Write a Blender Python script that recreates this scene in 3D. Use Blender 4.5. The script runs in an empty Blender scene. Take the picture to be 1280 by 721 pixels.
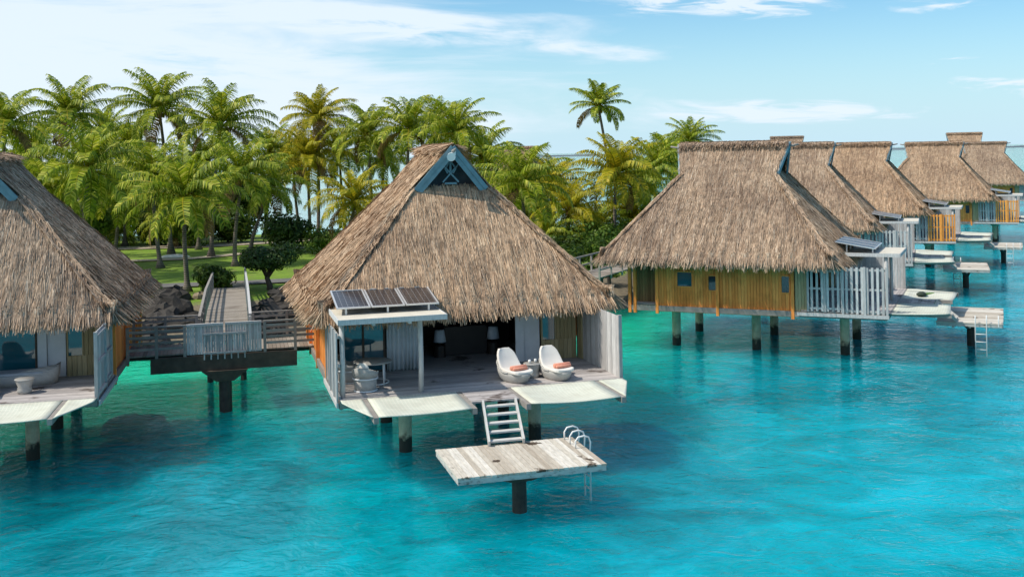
import bpy, math, random
import numpy as np
from mathutils import Vector, Matrix
R = math.radians
SC = bpy.context.scene
COL = SC.collection
random.seed(7)

# ------------------------------------------------------------------ camera, light, exposure
cam_d = bpy.data.cameras.new('camera'); cam = bpy.data.objects.new('camera', cam_d); COL.objects.link(cam)
cam_d.sensor_width = 36.0
cam_d.lens = 1351 / 1280 * 36.0
cam_d.shift_y = -(360.5 - 192.9) / 1280
cam_d.clip_start = 0.5; cam_d.clip_end = 60000
cam.matrix_world = Matrix.Translation((0, 0, 9.6)) @ Matrix.Rotation(R(90), 4, 'X') @ Matrix.Rotation(-0.020, 4, 'Z')
SC.camera = cam

SUN_EL = 52.0
SUN_AZ = 74.0          # degrees to the left of straight behind the camera
sd = Vector((-math.cos(R(SUN_EL)) * math.sin(R(SUN_AZ)), -math.cos(R(SUN_EL)) * math.cos(R(SUN_AZ)), math.sin(R(SUN_EL))))
sun_d = bpy.data.lights.new('sun', 'SUN'); sun_d.energy = 3.7; sun_d.angle = R(0.9); sun_d.color = (1.0, 0.93, 0.82)
sun = bpy.data.objects.new('sun', sun_d); COL.objects.link(sun)
sun.rotation_euler = sd.to_track_quat('Z', 'Y').to_euler()
sun.location = (-30, -30, 60)

W = bpy.data.worlds.new('World'); SC.world = W; W.use_nodes = True
nt = W.node_tree; nt.nodes.clear()
def N(t, typ, **kw):
    n = t.nodes.new(typ)
    for k, v in kw.items(): setattr(n, k, v)
    return n
out = N(nt, 'ShaderNodeOutputWorld'); bg = N(nt, 'ShaderNodeBackground'); bg.inputs[1].default_value = 0.13
sky = N(nt, 'ShaderNodeTexSky', sky_type='NISHITA'); sky.sun_disc = False
sky.sun_elevation = R(SUN_EL); sky.sun_rotation = R(180 + SUN_AZ)
sky.air_density = 1.0; sky.dust_density = 0.6; sky.ozone_density = 2.0
tc = N(nt, 'ShaderNodeTexCoord'); sx = N(nt, 'ShaderNodeSeparateXYZ'); nt.links.new(tc.outputs['Generated'], sx.inputs[0])
def wm(op, a, b=None, c=None, clamp=False):
    n = N(nt, 'ShaderNodeMath', operation=op); n.use_clamp = clamp
    for i, v in enumerate((a, b, c)):
        if v is None: continue
        if isinstance(v, (int, float)): n.inputs[i].default_value = v
        else: nt.links.new(v, n.inputs[i])
    return n.outputs[0]
# clouds: thin streaks that thicken to the left and towards the horizon
cb = N(nt, 'ShaderNodeCombineXYZ')
nt.links.new(wm('ADD', wm('MULTIPLY', sx.outputs[0], 2.6), wm('MULTIPLY', sx.outputs[2], 3.0)), cb.inputs[0])
nt.links.new(wm('MULTIPLY', sx.outputs[1], 1.2), cb.inputs[1])
nt.links.new(wm('MULTIPLY', sx.outputs[2], 15.0), cb.inputs[2])
n1 = N(nt, 'ShaderNodeTexNoise'); n1.inputs['Scale'].default_value = 1.5; n1.inputs['Detail'].default_value = 9; n1.inputs['Roughness'].default_value = 0.58; n1.inputs['Distortion'].default_value = 0.5
nt.links.new(cb.outputs[0], n1.inputs['Vector'])
n2 = N(nt, 'ShaderNodeTexNoise'); n2.inputs['Scale'].default_value = 5.0; n2.inputs['Detail'].default_value = 8; n2.inputs['Roughness'].default_value = 0.6; n2.inputs['Distortion'].default_value = 1.2
nt.links.new(cb.outputs[0], n2.inputs['Vector'])
bias = wm('MULTIPLY', sx.outputs[0], -0.62)
hz = wm('MULTIPLY', wm('SUBTRACT', 0.16, sx.outputs[2], clamp=True), 0.2)
m = wm('ADD', wm('ADD', n1.outputs[0], bias), hz)
# a few separate wisps, by direction
az_ = wm('DIVIDE', sx.outputs[0], sx.outputs[1]); el_ = wm('DIVIDE', sx.outputs[2], sx.outputs[1])
for (ca, ce, ra, re_, tilt_, amt) in ((.085, .094, .070, .009, -.12, .36), (.19, .140, .14, .026, -.05, 1.05), (.41, .072, .07, .022, 0.05, .95), (-.10, .120, .17, .020, -.12, .45), (-.33, .085, .22, .03, .05, .25), (.40, .132, .07, .014, .0, .85), (.50, .055, .10, .018, .0, .85), (.27, .035, .16, .016, -.02, .75)):
    da = wm('SUBTRACT', az_, ca); de = wm('SUBTRACT', wm('SUBTRACT', el_, ce), wm('MULTIPLY', da, tilt_))
    e_ = wm('ADD', wm('POWER', wm('ABSOLUTE', wm('DIVIDE', da, ra)), 2.0), wm('POWER', wm('ABSOLUTE', wm('DIVIDE', de, re_)), 2.0))
    g_ = wm('MULTIPLY', wm('SUBTRACT', 1.0, e_, clamp=True), amt)
    m = wm('ADD', m, wm('MULTIPLY', g_, wm('MULTIPLY', wm('SUBTRACT', n2.outputs[0], 0.30, clamp=True), 1.9)))
mr = N(nt, 'ShaderNodeMapRange'); mr.interpolation_type = 'SMOOTHSTEP'
mr.inputs[1].default_value = 0.44; mr.inputs[2].default_value = 0.74; mr.inputs[3].default_value = 0.0; mr.inputs[4].default_value = 0.93
nt.links.new(m, mr.inputs[0])
mx = N(nt, 'ShaderNodeMix', data_type='RGBA')
nt.links.new(mr.outputs[0], mx.inputs[0])
tint = N(nt, 'ShaderNodeMix', data_type='RGBA', blend_type='MULTIPLY'); tint.inputs[0].default_value = 1.0
nt.links.new(sky.outputs[0], tint.inputs[6]); tint.inputs[7].default_value = (0.64, 0.94, 1.05, 1)
hzm = N(nt, 'ShaderNodeMix', data_type='RGBA'); hzr = N(nt, 'ShaderNodeMapRange'); hzr.interpolation_type = 'SMOOTHSTEP'
hzr.inputs[1].default_value = -0.02; hzr.inputs[2].default_value = 0.155; hzr.inputs[3].default_value = 0.92; hzr.inputs[4].default_value = 0.0
nt.links.new(sx.outputs[2], hzr.inputs[0]); nt.links.new(hzr.outputs[0], hzm.inputs[0]); nt.links.new(tint.outputs[2], hzm.inputs[6]); hzm.inputs[7].default_value = (4.2, 5.8, 6.8, 1)
nt.links.new(hzm.outputs[2], mx.inputs[6]); mx.inputs[7].default_value = (5.7, 6.45, 7.15, 1)
nt.links.new(mx.outputs[2], bg.inputs[0]); nt.links.new(bg.outputs[0], out.inputs[0])

SC.view_settings.view_transform = 'Standard'; SC.view_settings.look = 'None'
SC.view_settings.exposure = 0.18; SC.view_settings.gamma = 1.0; SC.view_settings.use_curve_mapping = False
SC.render.engine = 'CYCLES'
SC.cycles.max_bounces = 8; SC.cycles.transparent_max_bounces = 12
SC.cycles.caustics_reflective = False; SC.cycles.caustics_refractive = False

# ------------------------------------------------------------------ materials
def newmat(name):
    m = bpy.data.materials.new(name); m.use_nodes = True
    t = m.node_tree; b = t.nodes['Principled BSDF']
    return m, t, b
def ramp(t, stops, fac):
    r = N(t, 'ShaderNodeValToRGB'); e = r.color_ramp.elements
    while len(e) < len(stops): e.new(0.5)
    for i, (p, c) in enumerate(stops): e[i].position = p; e[i].color = (*c, 1)
    t.links.new(fac, r.inputs[0]); return r.outputs[0]
def noise(t, scale, detail=4, rough=0.55, vec=None, dist=0.0):
    n = N(t, 'ShaderNodeTexNoise'); n.inputs['Scale'].default_value = scale; n.inputs['Detail'].default_value = detail
    n.inputs['Roughness'].default_value = rough; n.inputs['Distortion'].default_value = dist
    if vec is not None: t.links.new(vec, n.inputs['Vector'])
    return n.outputs[0]
def objco(t, sc=(1, 1, 1)):
    c = N(t, 'ShaderNodeTexCoord'); mp = N(t, 'ShaderNodeMapping'); mp.inputs['Scale'].default_value = sc
    t.links.new(c.outputs['Object'], mp.inputs['Vector']); return mp.outputs[0]
def mixc(t, a, b, fac, mode='MIX'):
    n = N(t, 'ShaderNodeMix', data_type='RGBA', blend_type=mode)
    for i, v in ((0, fac), (6, a), (7, b)):
        if isinstance(v, (int, float)): n.inputs[i].default_value = v
        elif isinstance(v, tuple): n.inputs[i].default_value = (*v, 1)
        else: t.links.new(v, n.inputs[i])
    return n.outputs[2]
def mathn(t, op, a, b=0.0, clamp=False):
    n = N(t, 'ShaderNodeMath', operation=op); n.use_clamp = clamp
    for i, v in ((0, a), (1, b)):
        if isinstance(v, (int, float)): n.inputs[i].default_value = v
        else: t.links.new(v, n.inputs[i])
    return n.outputs[0]
def bump(t, b, h, strength=0.4, dist=0.02):
    n = N(t, 'ShaderNodeBump'); n.inputs['Strength'].default_value = strength; n.inputs['Distance'].default_value = dist
    t.links.new(h, n.inputs['Height']); t.links.new(n.outputs[0], b.inputs['Normal'])
def simple(name, base, rough=0.7, var=0.25, scale=6.0, metallic=0.0, bumpy=0.3, stretch=(1, 1, 1)):
    m, t, b = newmat(name)
    v = noise(t, scale, 5, 0.6, objco(t, stretch))
    lo = tuple(c * (1 - var) for c in base); hi = tuple(min(1, c * (1 + var)) for c in base)
    t.links.new(ramp(t, [(0.25, lo), (0.75, hi)], v), b.inputs['Base Color'])
    b.inputs['Roughness'].default_value = rough; b.inputs['Metallic'].default_value = metallic
    if bumpy: bump(t, b, v, bumpy, 0.02)
    return m
def island(name, stops, rough=0.8, grain=0.25, gscale=3.0, stretch=(1, 1, 1), patch=None, translucent=0.0, bumps=0.25, weather=False):
    """colour differs from piece to piece (plank, leaf strip), with grain in each"""
    m, t, b = newmat(name)
    g = N(t, 'ShaderNodeNewGeometry')
    c = ramp(t, stops, g.outputs['Random Per Island'])
    v = noise(t, gscale, 5, 0.6, objco(t, stretch))
    c = mixc(t, c, ramp(t, [(0.2, (1 - grain,) * 3), (0.8, (1 + grain,) * 3)], v), 1.0, 'MULTIPLY')
    if patch:
        pc, psc, p0, p1 = patch
        pv = noise(t, psc, 4, 0.6, objco(t))
        pr = N(t, 'ShaderNodeMapRange'); pr.inputs[1].default_value = p0; pr.inputs[2].default_value = p1
        t.links.new(pv, pr.inputs[0])
        c = mixc(t, c, pc, pr.outputs[0], 'MULTIPLY')
    if weather:     # each roof has weathered its own way; damp streaks run down it
        oi = N(t, 'ShaderNodeObjectInfo')
        c = mixc(t, c, ramp(t, [(0, (0.86, 0.87, 0.90)), (0.5, (1, 1, 1)), (1, (1.08, 1.03, 0.96))], oi.outputs['Random']), 1.0, 'MULTIPLY')
        mp = N(t, 'ShaderNodeMapping'); mp.inputs['Scale'].default_value = (2.4, 2.4, 0.5); cc = N(t, 'ShaderNodeTexCoord'); t.links.new(cc.outputs['Object'], mp.inputs['Vector'])
        c = mixc(t, c, ramp(t, [(0.38, (0.72, 0.70, 0.69)), (0.55, (1.05, 1.04, 1.02))], noise(t, 1.0, 6, 0.7, mp.outputs[0], 0.4)), 0.8, 'MULTIPLY')
    t.links.new(c, b.inputs['Base Color']); b.inputs['Roughness'].default_value = rough
    b.inputs['Specular IOR Level'].default_value = 0.25
    if bumps: bump(t, b, v, bumps, 0.01)
    if translucent:
        tr = N(t, 'ShaderNodeBsdfTranslucent'); t.links.new(c, tr.inputs[0])
        ms = N(t, 'ShaderNodeMixShader'); ms.inputs[0].default_value = translucent
        o = t.nodes['Material Output']
        t.links.new(b.outputs[0], ms.inputs[1]); t.links.new(tr.outputs[0], ms.inputs[2]); t.links.new(ms.outputs[0], o.inputs[0])
    return m

M = {}
M['thatch'] = island('thatch', [(0.0, (0.26, 0.18, 0.12)), (0.25, (0.43, 0.305, 0.21)), (0.6, (0.53, 0.385, 0.27)), (0.88, (0.62, 0.475, 0.34)), (1.0, (0.70, 0.58, 0.45))],
                     0.9, 0.3, 5.0, patch=((0.74, 0.72, 0.73), 0.55, 0.42, 0.66), bumps=0, weather=True)
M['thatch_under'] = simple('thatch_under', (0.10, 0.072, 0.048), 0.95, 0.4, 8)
M['yellow_wood'] = island('yellow_wood', [(0, (0.78, 0.24, 0.05)), (0.5, (0.87, 0.29, 0.062)), (1, (0.92, 0.35, 0.085))], 0.6, 0.3, 3, (6, 6, 0.7), patch=((0.72, 0.68, 0.62), 0.9, 0.5, 0.7))
M['orange_wood'] = island('orange_wood', [(0, (0.50, 0.17, 0.05)), (0.4, (0.78, 0.31, 0.06)), (1, (0.88, 0.40, 0.08))], 0.6, 0.3, 3, (6, 6, 0.7))
M['brown_wood'] = island('brown_wood', [(0, (0.16, 0.095, 0.04)), (1, (0.28, 0.18, 0.08))], 0.6, 0.25, 3, (6, 6, 0.7))
M['tan_wood'] = island('tan_wood', [(0, (0.30, 0.24, 0.12)), (1, (0.42, 0.35, 0.2))], 0.6, 0.25, 3, (6, 6, 0.7))
M['grey_wood'] = island('grey_wood', [(0, (0.36, 0.35, 0.34)), (0.5, (0.47, 0.46, 0.45)), (1, (0.58, 0.575, 0.56))], 0.85, 0.3, 4, (5, 5, 0.8))
M['deck_wood'] = island('deck_wood', [(0, (0.30, 0.275, 0.265)), (0.5, (0.40, 0.365, 0.35)), (1, (0.50, 0.46, 0.44))], 0.85, 0.3, 3, (1, 6, 6), patch=((0.32, 0.28, 0.26), 0.7, 0.60, 0.66))
M['pale_plank'] = island('pale_plank', [(0, (0.40, 0.34, 0.27)), (0.5, (0.55, 0.50, 0.42)), (1, (0.66, 0.62, 0.55))], 0.85, 0.3, 3, (6, 1, 6), patch=((0.16, 0.13, 0.11), 1.1, 0.60, 0.63))
M['rail_wood'] = island('rail_wood', [(0, (0.20, 0.185, 0.165)), (1, (0.34, 0.31, 0.28))], 0.85, 0.3, 3, (1, 1, 1))
M['walk_wood'] = island('walk_wood', [(0, (0.20, 0.165, 0.13)), (0.5, (0.27, 0.235, 0.20)), (1, (0.35, 0.31, 0.26))], 0.85, 0.3, 3, (1, 6, 6), patch=((0.5, 0.45, 0.42), 0.5, 0.55, 0.7))
M['dark_beam'] = simple('dark_beam', (0.075, 0.058, 0.042), 0.85, 0.45, 2.5)
M['teal_paint'] = island('teal_paint', [(0, (0.14, 0.235, 0.275)), (1, (0.20, 0.31, 0.355))], 0.55, 0.25, 4, (1, 1, 1))
M['gable_dark'] = simple('gable_dark', (0.05, 0.055, 0.065), 0.8, 0.3, 6)
M['cream'] = simple('cream', (0.62, 0.57, 0.47), 0.75, 0.14, 2.0)
def peeled():
    m, t, b = newmat('peeled_paint'); v = noise(t, 2.6, 6, 0.7, objco(t, (1.4, 1.4, 3)))
    t.links.new(ramp(t, [(0.34, (0.08, 0.08, 0.075)), (0.46, (0.44, 0.43, 0.40)), (0.8, (0.60, 0.585, 0.54))], v), b.inputs['Base Color']); b.inputs['Roughness'].default_value = 0.8; bump(t, b, v, 0.4, 0.02); return m
M['peeled'] = peeled()
M['white_paint'] = simple('white_paint', (0.78, 0.78, 0.76), 0.4, 0.06, 5, bumpy=0.05)
M['net'] = simple('net', (0.62, 0.62, 0.535), 0.85, 0.10, 1.2, bumpy=0.1)
def netmat():
    m, t, b = newmat('net'); c = N(t, 'ShaderNodeTexCoord'); sp = N(t, 'ShaderNodeSeparateXYZ'); t.links.new(c.outputs['Object'], sp.inputs[0])
    def ln(ax): return mathn(t, 'LESS_THAN', mathn(t, 'FRACT', mathn(t, 'MULTIPLY', sp.outputs[ax], 9.0)), 0.28)
    g = mathn(t, 'MAXIMUM', ln(0), ln(1)); v = noise(t, 1.6, 6, 0.65, objco(t))
    base = ramp(t, [(0.35, (0.58, 0.57, 0.48)), (0.6, (0.68, 0.68, 0.585))], v)
    t.links.new(mixc(t, mixc(t, base, (0.86, 0.90, 0.88), 1.0, 'MULTIPLY'), base, g), b.inputs['Base Color']); b.inputs['Roughness'].default_value = 0.9; bump(t, b, g, 0.5, 0.01); return m
M['net'] = netmat()
M['rope'] = simple('rope', (0.33, 0.31, 0.29), 0.9, 0.3, 20)
M['linen'] = simple('linen', (0.66, 0.68, 0.70), 0.9, 0.08, 3, bumpy=0.1)
M['cushion'] = simple('cushion', (0.72, 0.68, 0.62), 0.9, 0.06, 3, bumpy=0.1)
M['towel'] = simple('towel', (0.72, 0.30, 0.20), 0.95, 0.15, 25, bumpy=0.6)
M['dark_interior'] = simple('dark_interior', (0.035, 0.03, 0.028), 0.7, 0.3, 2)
M['headboard'] = simple('headboard', (0.022, 0.016, 0.013), 0.6, 0.3, 3)
M['lampshade'] = simple('lampshade', (0.62, 0.66, 0.72), 0.8, 0.05, 3, bumpy=0)
M['grey_sofa'] = simple('grey_sofa', (0.36, 0.39, 0.42), 0.95, 0.1, 4)
M['solar_frame'] = simple('solar_frame', (0.66, 0.66, 0.66), 0.35, 0.05, 4, metallic=0.5, bumpy=0)
M['stone'] = simple('stone', (0.04, 0.034, 0.028), 0.9, 0.6, 1.6, bumpy=0.8)
M['pale_stone'] = simple('pale_stone', (0.28, 0.22, 0.14), 0.9, 0.4, 1.6, bumpy=0.8)
M['coral'] = simple('coral', (0.012, 0.016, 0.014), 0.95, 0.5, 2.0, bumpy=0.8)
M['hull'] = simple('hull', (0.62, 0.62, 0.60), 0.5, 0.12, 2)
M['trunk'] = None
M['dark_bundle'] = simple('dark_bundle', (0.03, 0.045, 0.03), 0.8, 0.5, 9)
M['green_bundle'] = simple('green_bundle', (0.16, 0.30, 0.06), 0.8, 0.3, 9)
M['asphalt'] = simple('asphalt', (0.13, 0.125, 0.12), 0.9, 0.25, 1.3)
M['sand'] = simple('sand', (0.42, 0.36, 0.27), 0.95, 0.2, 1.2)
M['bush_wood'] = simple('bush_wood', (0.09, 0.065, 0.045), 0.9, 0.4, 5)
M['reef'] = simple('reef', (0.10, 0.13, 0.15), 0.9, 0.3, 0.02)

def wicker():
    m, t, b = newmat('wicker')
    w1 = N(t, 'ShaderNodeTexWave'); w1.bands_direction = 'Z'; w1.inputs['Scale'].default_value = 8; w1.inputs['Distortion'].default_value = 1.0
    v = noise(t, 26, 3, 0.6, objco(t))
    t.links.new(objco(t), w1.inputs['Vector'])
    h = mathn(t, 'ADD', mathn(t, 'MULTIPLY', w1.outputs[1], 0.6), mathn(t, 'MULTIPLY', v, 0.4))
    t.links.new(ramp(t, [(0.25, (0.27, 0.26, 0.24)), (0.7, (0.55, 0.535, 0.50))], h), b.inputs['Base Color'])
    b.inputs['Roughness'].default_value = 0.75; bump(t, b, h, 0.6, 0.02); return m
M['wicker'] = wicker()
def pilemat():
    m, t, b = newmat('concrete_pile')
    g = N(t, 'ShaderNodeNewGeometry'); s = N(t, 'ShaderNodeSeparateXYZ'); t.links.new(g.outputs['Position'], s.inputs[0])
    v = noise(t, 3.0, 5, 0.65, g.outputs['Position'])
    z = mathn(t, 'ADD', s.outputs[2], mathn(t, 'MULTIPLY', mathn(t, 'SUBTRACT', v, 0.5), 0.9))
    wet = N(t, 'ShaderNodeMapRange'); wet.inputs[1].default_value = 0.40; wet.inputs[2].default_value = 0.62; t.links.new(z, wet.inputs[0])   # algae grows to the tide line
    dry = ramp(t, [(0.3, (0.40, 0.32, 0.21)), (0.7, (0.64, 0.54, 0.38))], v)
    t.links.new(mixc(t, (0.022, 0.024, 0.018), dry, wet.outputs[0]), b.inputs['Base Color'])
    b.inputs['Roughness'].default_value = 0.8; bump(t, b, v, 0.5, 0.03); return m
M['pile'] = pilemat()
M['pile_dark'] = simple('pile_dark', (0.05, 0.045, 0.038), 0.85, 0.5, 3)
def glass(name, base, rough=0.04):
    m, t, b = newmat(name)
    b.inputs['Base Color'].default_value = (*base, 1); b.inputs['Roughness'].default_value = rough
    b.inputs['Specular IOR Level'].default_value = 0.9; b.inputs['Coat Weight'].default_value = 0.6; b.inputs['Coat Roughness'].default_value = 0.03
    return m
M['glass'] = glass('sea_glass', (0.012, 0.10, 0.135))
M['dark_glass'] = glass('dark_glass', (0.012, 0.035, 0.045))
def solar():
    m, t, b = newmat('solar_cells')
    c = N(t, 'ShaderNodeTexCoord'); s = N(t, 'ShaderNodeSeparateXYZ'); t.links.new(c.outputs['Object'], s.inputs[0])
    def lines(ax, n, w):
        f = mathn(t, 'FRACT', mathn(t, 'MULTIPLY', s.outputs[ax], n)); return mathn(t, 'LESS_THAN', f, w)
    ln = mathn(t, 'MAXIMUM', lines(0, 5.8, 0.09), lines(1, 5.8, 0.05))
    t.links.new(mixc(t, (0.022, 0.02, 0.024), (0.16, 0.16, 0.17), ln), b.inputs['Base Color'])
    b.inputs['Roughness'].default_value = 0.22; b.inputs['Specular IOR Level'].default_value = 0.6; return m
M['solar'] = solar()
def trunkmat():
    m, t, b = newmat('palm_trunk')
    g = N(t, 'ShaderNodeNewGeometry')
    w = N(t, 'ShaderNodeTexWave'); w.bands_direction = 'Z'; w.inputs['Scale'].default_value = 2.2; w.inputs['Distortion'].default_value = 2.0; w.inputs['Detail'].default_value = 2
    t.links.new(g.outputs['Position'], w.inputs['Vector'])
    v = noise(t, 1.5, 5, 0.6, g.outputs['Position'])
    h = mathn(t, 'ADD', mathn(t, 'MULTIPLY', w.outputs[1], 0.4), mathn(t, 'MULTIPLY', v, 0.6))
    t.links.new(ramp(t, [(0.25, (0.07, 0.055, 0.045)), (0.75, (0.24, 0.20, 0.165))], h), b.inputs['Base Color'])
    b.inputs['Roughness'].default_value = 0.9; bump(t, b, h, 0.6, 0.05); return m
M['trunk'] = trunkmat()
M['frond'] = island('frond', [(0, (0.07, 0.125, 0.006)), (0.35, (0.20, 0.28, 0.010)), (0.75, (0.38, 0.42, 0.02)), (1, (0.64, 0.60, 0.11))], 0.5, 0.25, 0.8, translucent=0.38, bumps=0)
M['frond_y'] = island('frond_y', [(0, (0.18, 0.20, 0.006)), (0.4, (0.33, 0.32, 0.012)), (0.8, (0.50, 0.42, 0.018)), (1, (0.62, 0.46, 0.03))], 0.5, 0.25, 0.8, translucent=0.38, bumps=0)
M['frond_dead'] = island('frond_dead', [(0, (0.14, 0.09, 0.04)), (1, (0.34, 0.22, 0.08))], 0.8, 0.25, 0.8, translucent=0.2, bumps=0)
M['leaf'] = island('leaf', [(0, (0.03, 0.07, 0.008)), (0.5, (0.07, 0.125, 0.012)), (1, (0.14, 0.19, 0.02))], 0.5, 0.25, 0.8, translucent=0.28, bumps=0)
M['leaf_bright'] = island('leaf_bright', [(0, (0.05, 0.11, 0.012)), (0.5, (0.10, 0.18, 0.018)), (1, (0.19, 0.25, 0.03))], 0.5, 0.25, 0.8, translucent=0.3, bumps=0)
M['leaf_dark'] = island('leaf_dark', [(0, (0.02, 0.05, 0.008)), (0.5, (0.04, 0.085, 0.013)), (1, (0.08, 0.125, 0.02))], 0.5, 0.25, 0.8, translucent=0.2, bumps=0)
M['stair_wood'] = island('stair_wood', [(0, (0.42, 0.41, 0.39)), (1, (0.60, 0.59, 0.56))], 0.8, 0.2, 4)
M['grass'] = island('grass', [(0, (0.06, 0.13, 0.008)), (0.5, (0.10, 0.19, 0.012)), (1, (0.16, 0.23, 0.02))], 0.7, 0.2, 0.4, translucent=0.25, bumps=0)

# ------------------------------------------------------------------ mesh helpers
class MB:
    def __init__(s): s.v = []; s.f = []; s.m = []
    def add(s, vs, fs, mi=0):
        o = len(s.v); s.v.extend([tuple(p) for p in vs]); s.f.extend([tuple(i + o for i in f) for f in fs]); s.m.extend([mi] * len(fs))
    def box(s, x0, x1, y0, y1, z0, z1, mi=0):
        x0, x1 = sorted((x0, x1)); y0, y1 = sorted((y0, y1)); z0, z1 = sorted((z0, z1))
        s.add([(x0, y0, z0), (x1, y0, z0), (x1, y1, z0), (x0, y1, z0), (x0, y0, z1), (x1, y0, z1), (x1, y1, z1), (x0, y1, z1)],
              [(0, 3, 2, 1), (4, 5, 6, 7), (0, 1, 5, 4), (1, 2, 6, 5), (2, 3, 7, 6), (3, 0, 4, 7)], mi)
    def bar(s, a, b, w, h, mi=0, up=(0, 0, 1)):
        a, b = Vector(a), Vector(b); d = (b - a).normalized(); up = Vector(up)
        if abs(d.dot(up)) > 0.98: up = Vector((0, 1, 0))
        sx_ = d.cross(up).normalized(); sz = sx_.cross(d).normalized()
        p = []
        for q in (a, b):
            for i, j in ((-1, -1), (1, -1), (1, 1), (-1, 1)): p.append(q + sx_ * (i * w / 2) + sz * (j * h / 2))
        s.add(p, [(0, 3, 2, 1), (4, 5, 6, 7), (0, 1, 5, 4), (1, 2, 6, 5), (2, 3, 7, 6), (3, 0, 4, 7)], mi)
    def tube(s, pts, rads, n=8, mi=0, caps=True):
        pts = [Vector(p) for p in pts]
        if not hasattr(rads, '__len__'): rads = [rads] * len(pts)
        vs = []; prev = None
        for i, p in enumerate(pts):
            d = (pts[min(i + 1, len(pts) - 1)] - pts[max(i - 1, 0)]).normalized()
            up = Vector((0, 0, 1)) if abs(d.z) < 0.95 else Vector((0, 1, 0))
            if prev is not None: up = prev
            a = d.cross(up)
            if a.length < 1e-4: a = d.cross(Vector((1, 0, 0)))
            a.normalize(); b = a.cross(d).normalized(); prev = b
            for k in range(n):
                an = 2 * math.pi * k / n
                vs.append(p + (a * math.cos(an) + b * math.sin(an)) * rads[i])
        fs = []
        for i in range(len(pts) - 1):
            for k in range(n): fs.append((i * n + k, i * n + (k + 1) % n, (i + 1) * n + (k + 1) % n, (i + 1) * n + k))
        if caps:
            fs.append(tuple(range(n))[::-1]); fs.append(tuple((len(pts) - 1) * n + k for k in range(n)))
        s.add(vs, fs, mi)
    def lathe(s, prof, n=20, c=(0, 0, 0), sx_=1.0, sy=1.0, mi=0, tops=True):
        vs = []; fs = []
        for r, z in prof:
            for k in range(n):
                a = 2 * math.pi * k / n; vs.append((c[0] + r * math.cos(a) * sx_, c[1] + r * math.sin(a) * sy, c[2] + z))
        for i in range(len(prof) - 1):
            for k in range(n): fs.append((i * n + k, i * n + (k + 1) % n, (i + 1) * n + (k + 1) % n, (i + 1) * n + k))
        if tops: fs.append(tuple(range(n))[::-1]); fs.append(tuple((len(prof) - 1) * n + k for k in range(n)))
        s.add(vs, fs, mi)
    def prism(s, poly, dz, mi=0):
        n = len(poly); t = [Vector(p) for p in poly]; b = [p - Vector((0, 0, dz)) for p in t]
        s.add(t + b, [tuple(range(n)), tuple(range(n, 2 * n))[::-1]] + [(i, i + n, (i + 1) % n + n, (i + 1) % n) for i in range(n)], mi)
    def build(s, name, mats, parent=None, smooth=False, loc=None):
        me = bpy.data.meshes.new(name); me.from_pydata(s.v, [], s.f)
        if not isinstance(mats, (list, tuple)): mats = [mats]
        for mm in mats: me.materials.append(mm)
        if len(mats) > 1: me.polygons.foreach_set('material_index', s.m)
        if smooth: me.polygons.foreach_set('use_smooth', [True] * len(me.polygons))
        me.update()
        o = bpy.data.objects.new(name, me); COL.objects.link(o)
        if parent: o.parent = parent
        if loc: o.location = loc
        return o
def tag(o, label=None, cat=None, group=None, kind=None):
    for k, v in (('label', label), ('category', cat), ('group', group), ('kind', kind)):
        if v: o[k] = v
    return o
def empty(name, loc=(0, 0, 0), rz=0.0):
    o = bpy.data.objects.new(name, None); COL.objects.link(o); o.location = loc; o.rotation_euler = (0, 0, rz); o.empty_display_size = 0.3
    return o
def copy_tree(o, parent=None):
    c = o.copy(); COL.objects.link(c); c.parent = parent
    for ch in list(o.children): copy_tree(ch, c)
    return c
def bevel(o, w=0.02, seg=2):
    b = o.modifiers.new('bevel', 'BEVEL'); b.width = w; b.segments = seg; b.limit_method = 'ANGLE'; return o
def child(o, name): return [c for c in o.children if c.name.split('.')[0] == name]

# ------------------------------------------------------------------ terrain, water
NEAR = [(-400, 40), (-80, 46), (-30, 53), (-20, 56), (-10, 58), (-3, 61), (2, 64), (7.5, 66), (10, 76), (13, 92), (18, 104), (28, 113), (60, 170), (500, 600)]
def near_y(x):
    for (a, ya), (b, yb) in zip(NEAR, NEAR[1:]):
        if a <= x <= b: return ya + (yb - ya) * (x - a) / (b - a)
    return 9e9
FAR = [(-400, 150), (-60, 134), (-20, 130), (10, 134), (26, 126), (36, 118), (500, 60)]
def far_y(x):
    for (a, ya), (b, yb) in zip(FAR, FAR[1:]):
        if a <= x <= b: return ya + (yb - ya) * (x - a) / (b - a)
    return -9e9
rng = np.random.default_rng(3)
def inland(x, y): return min((y - near_y(x)) * 0.8, (far_y(x) - y) * 0.9)
def land_h(x, y):
    d = inland(x, y)
    n = 0.25 * math.sin(x * 0.9 + 1.3 * math.sin(y * 0.5)) + 0.2 * math.sin(y * 0.8 + x * 0.3)
    if d < 0: return max(-3.2, -0.1 + d * 0.22)
    if d < 8: return -0.1 + 1.25 * (d / 8) ** 0.8 + n * 0.25 * math.sin(math.pi * d / 8)
    return 1.15 + 0.03 * n
def grid(xs, ys, zf):
    vs = [(x, y, zf(x, y)) for y in ys for x in xs]; nx = len(xs)
    fs = [(j * nx + i, j * nx + i + 1, (j + 1) * nx + i + 1, (j + 1) * nx + i) for j in range(len(ys) - 1) for i in range(nx - 1)]
    b = MB(); b.add(vs, fs); return b
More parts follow.
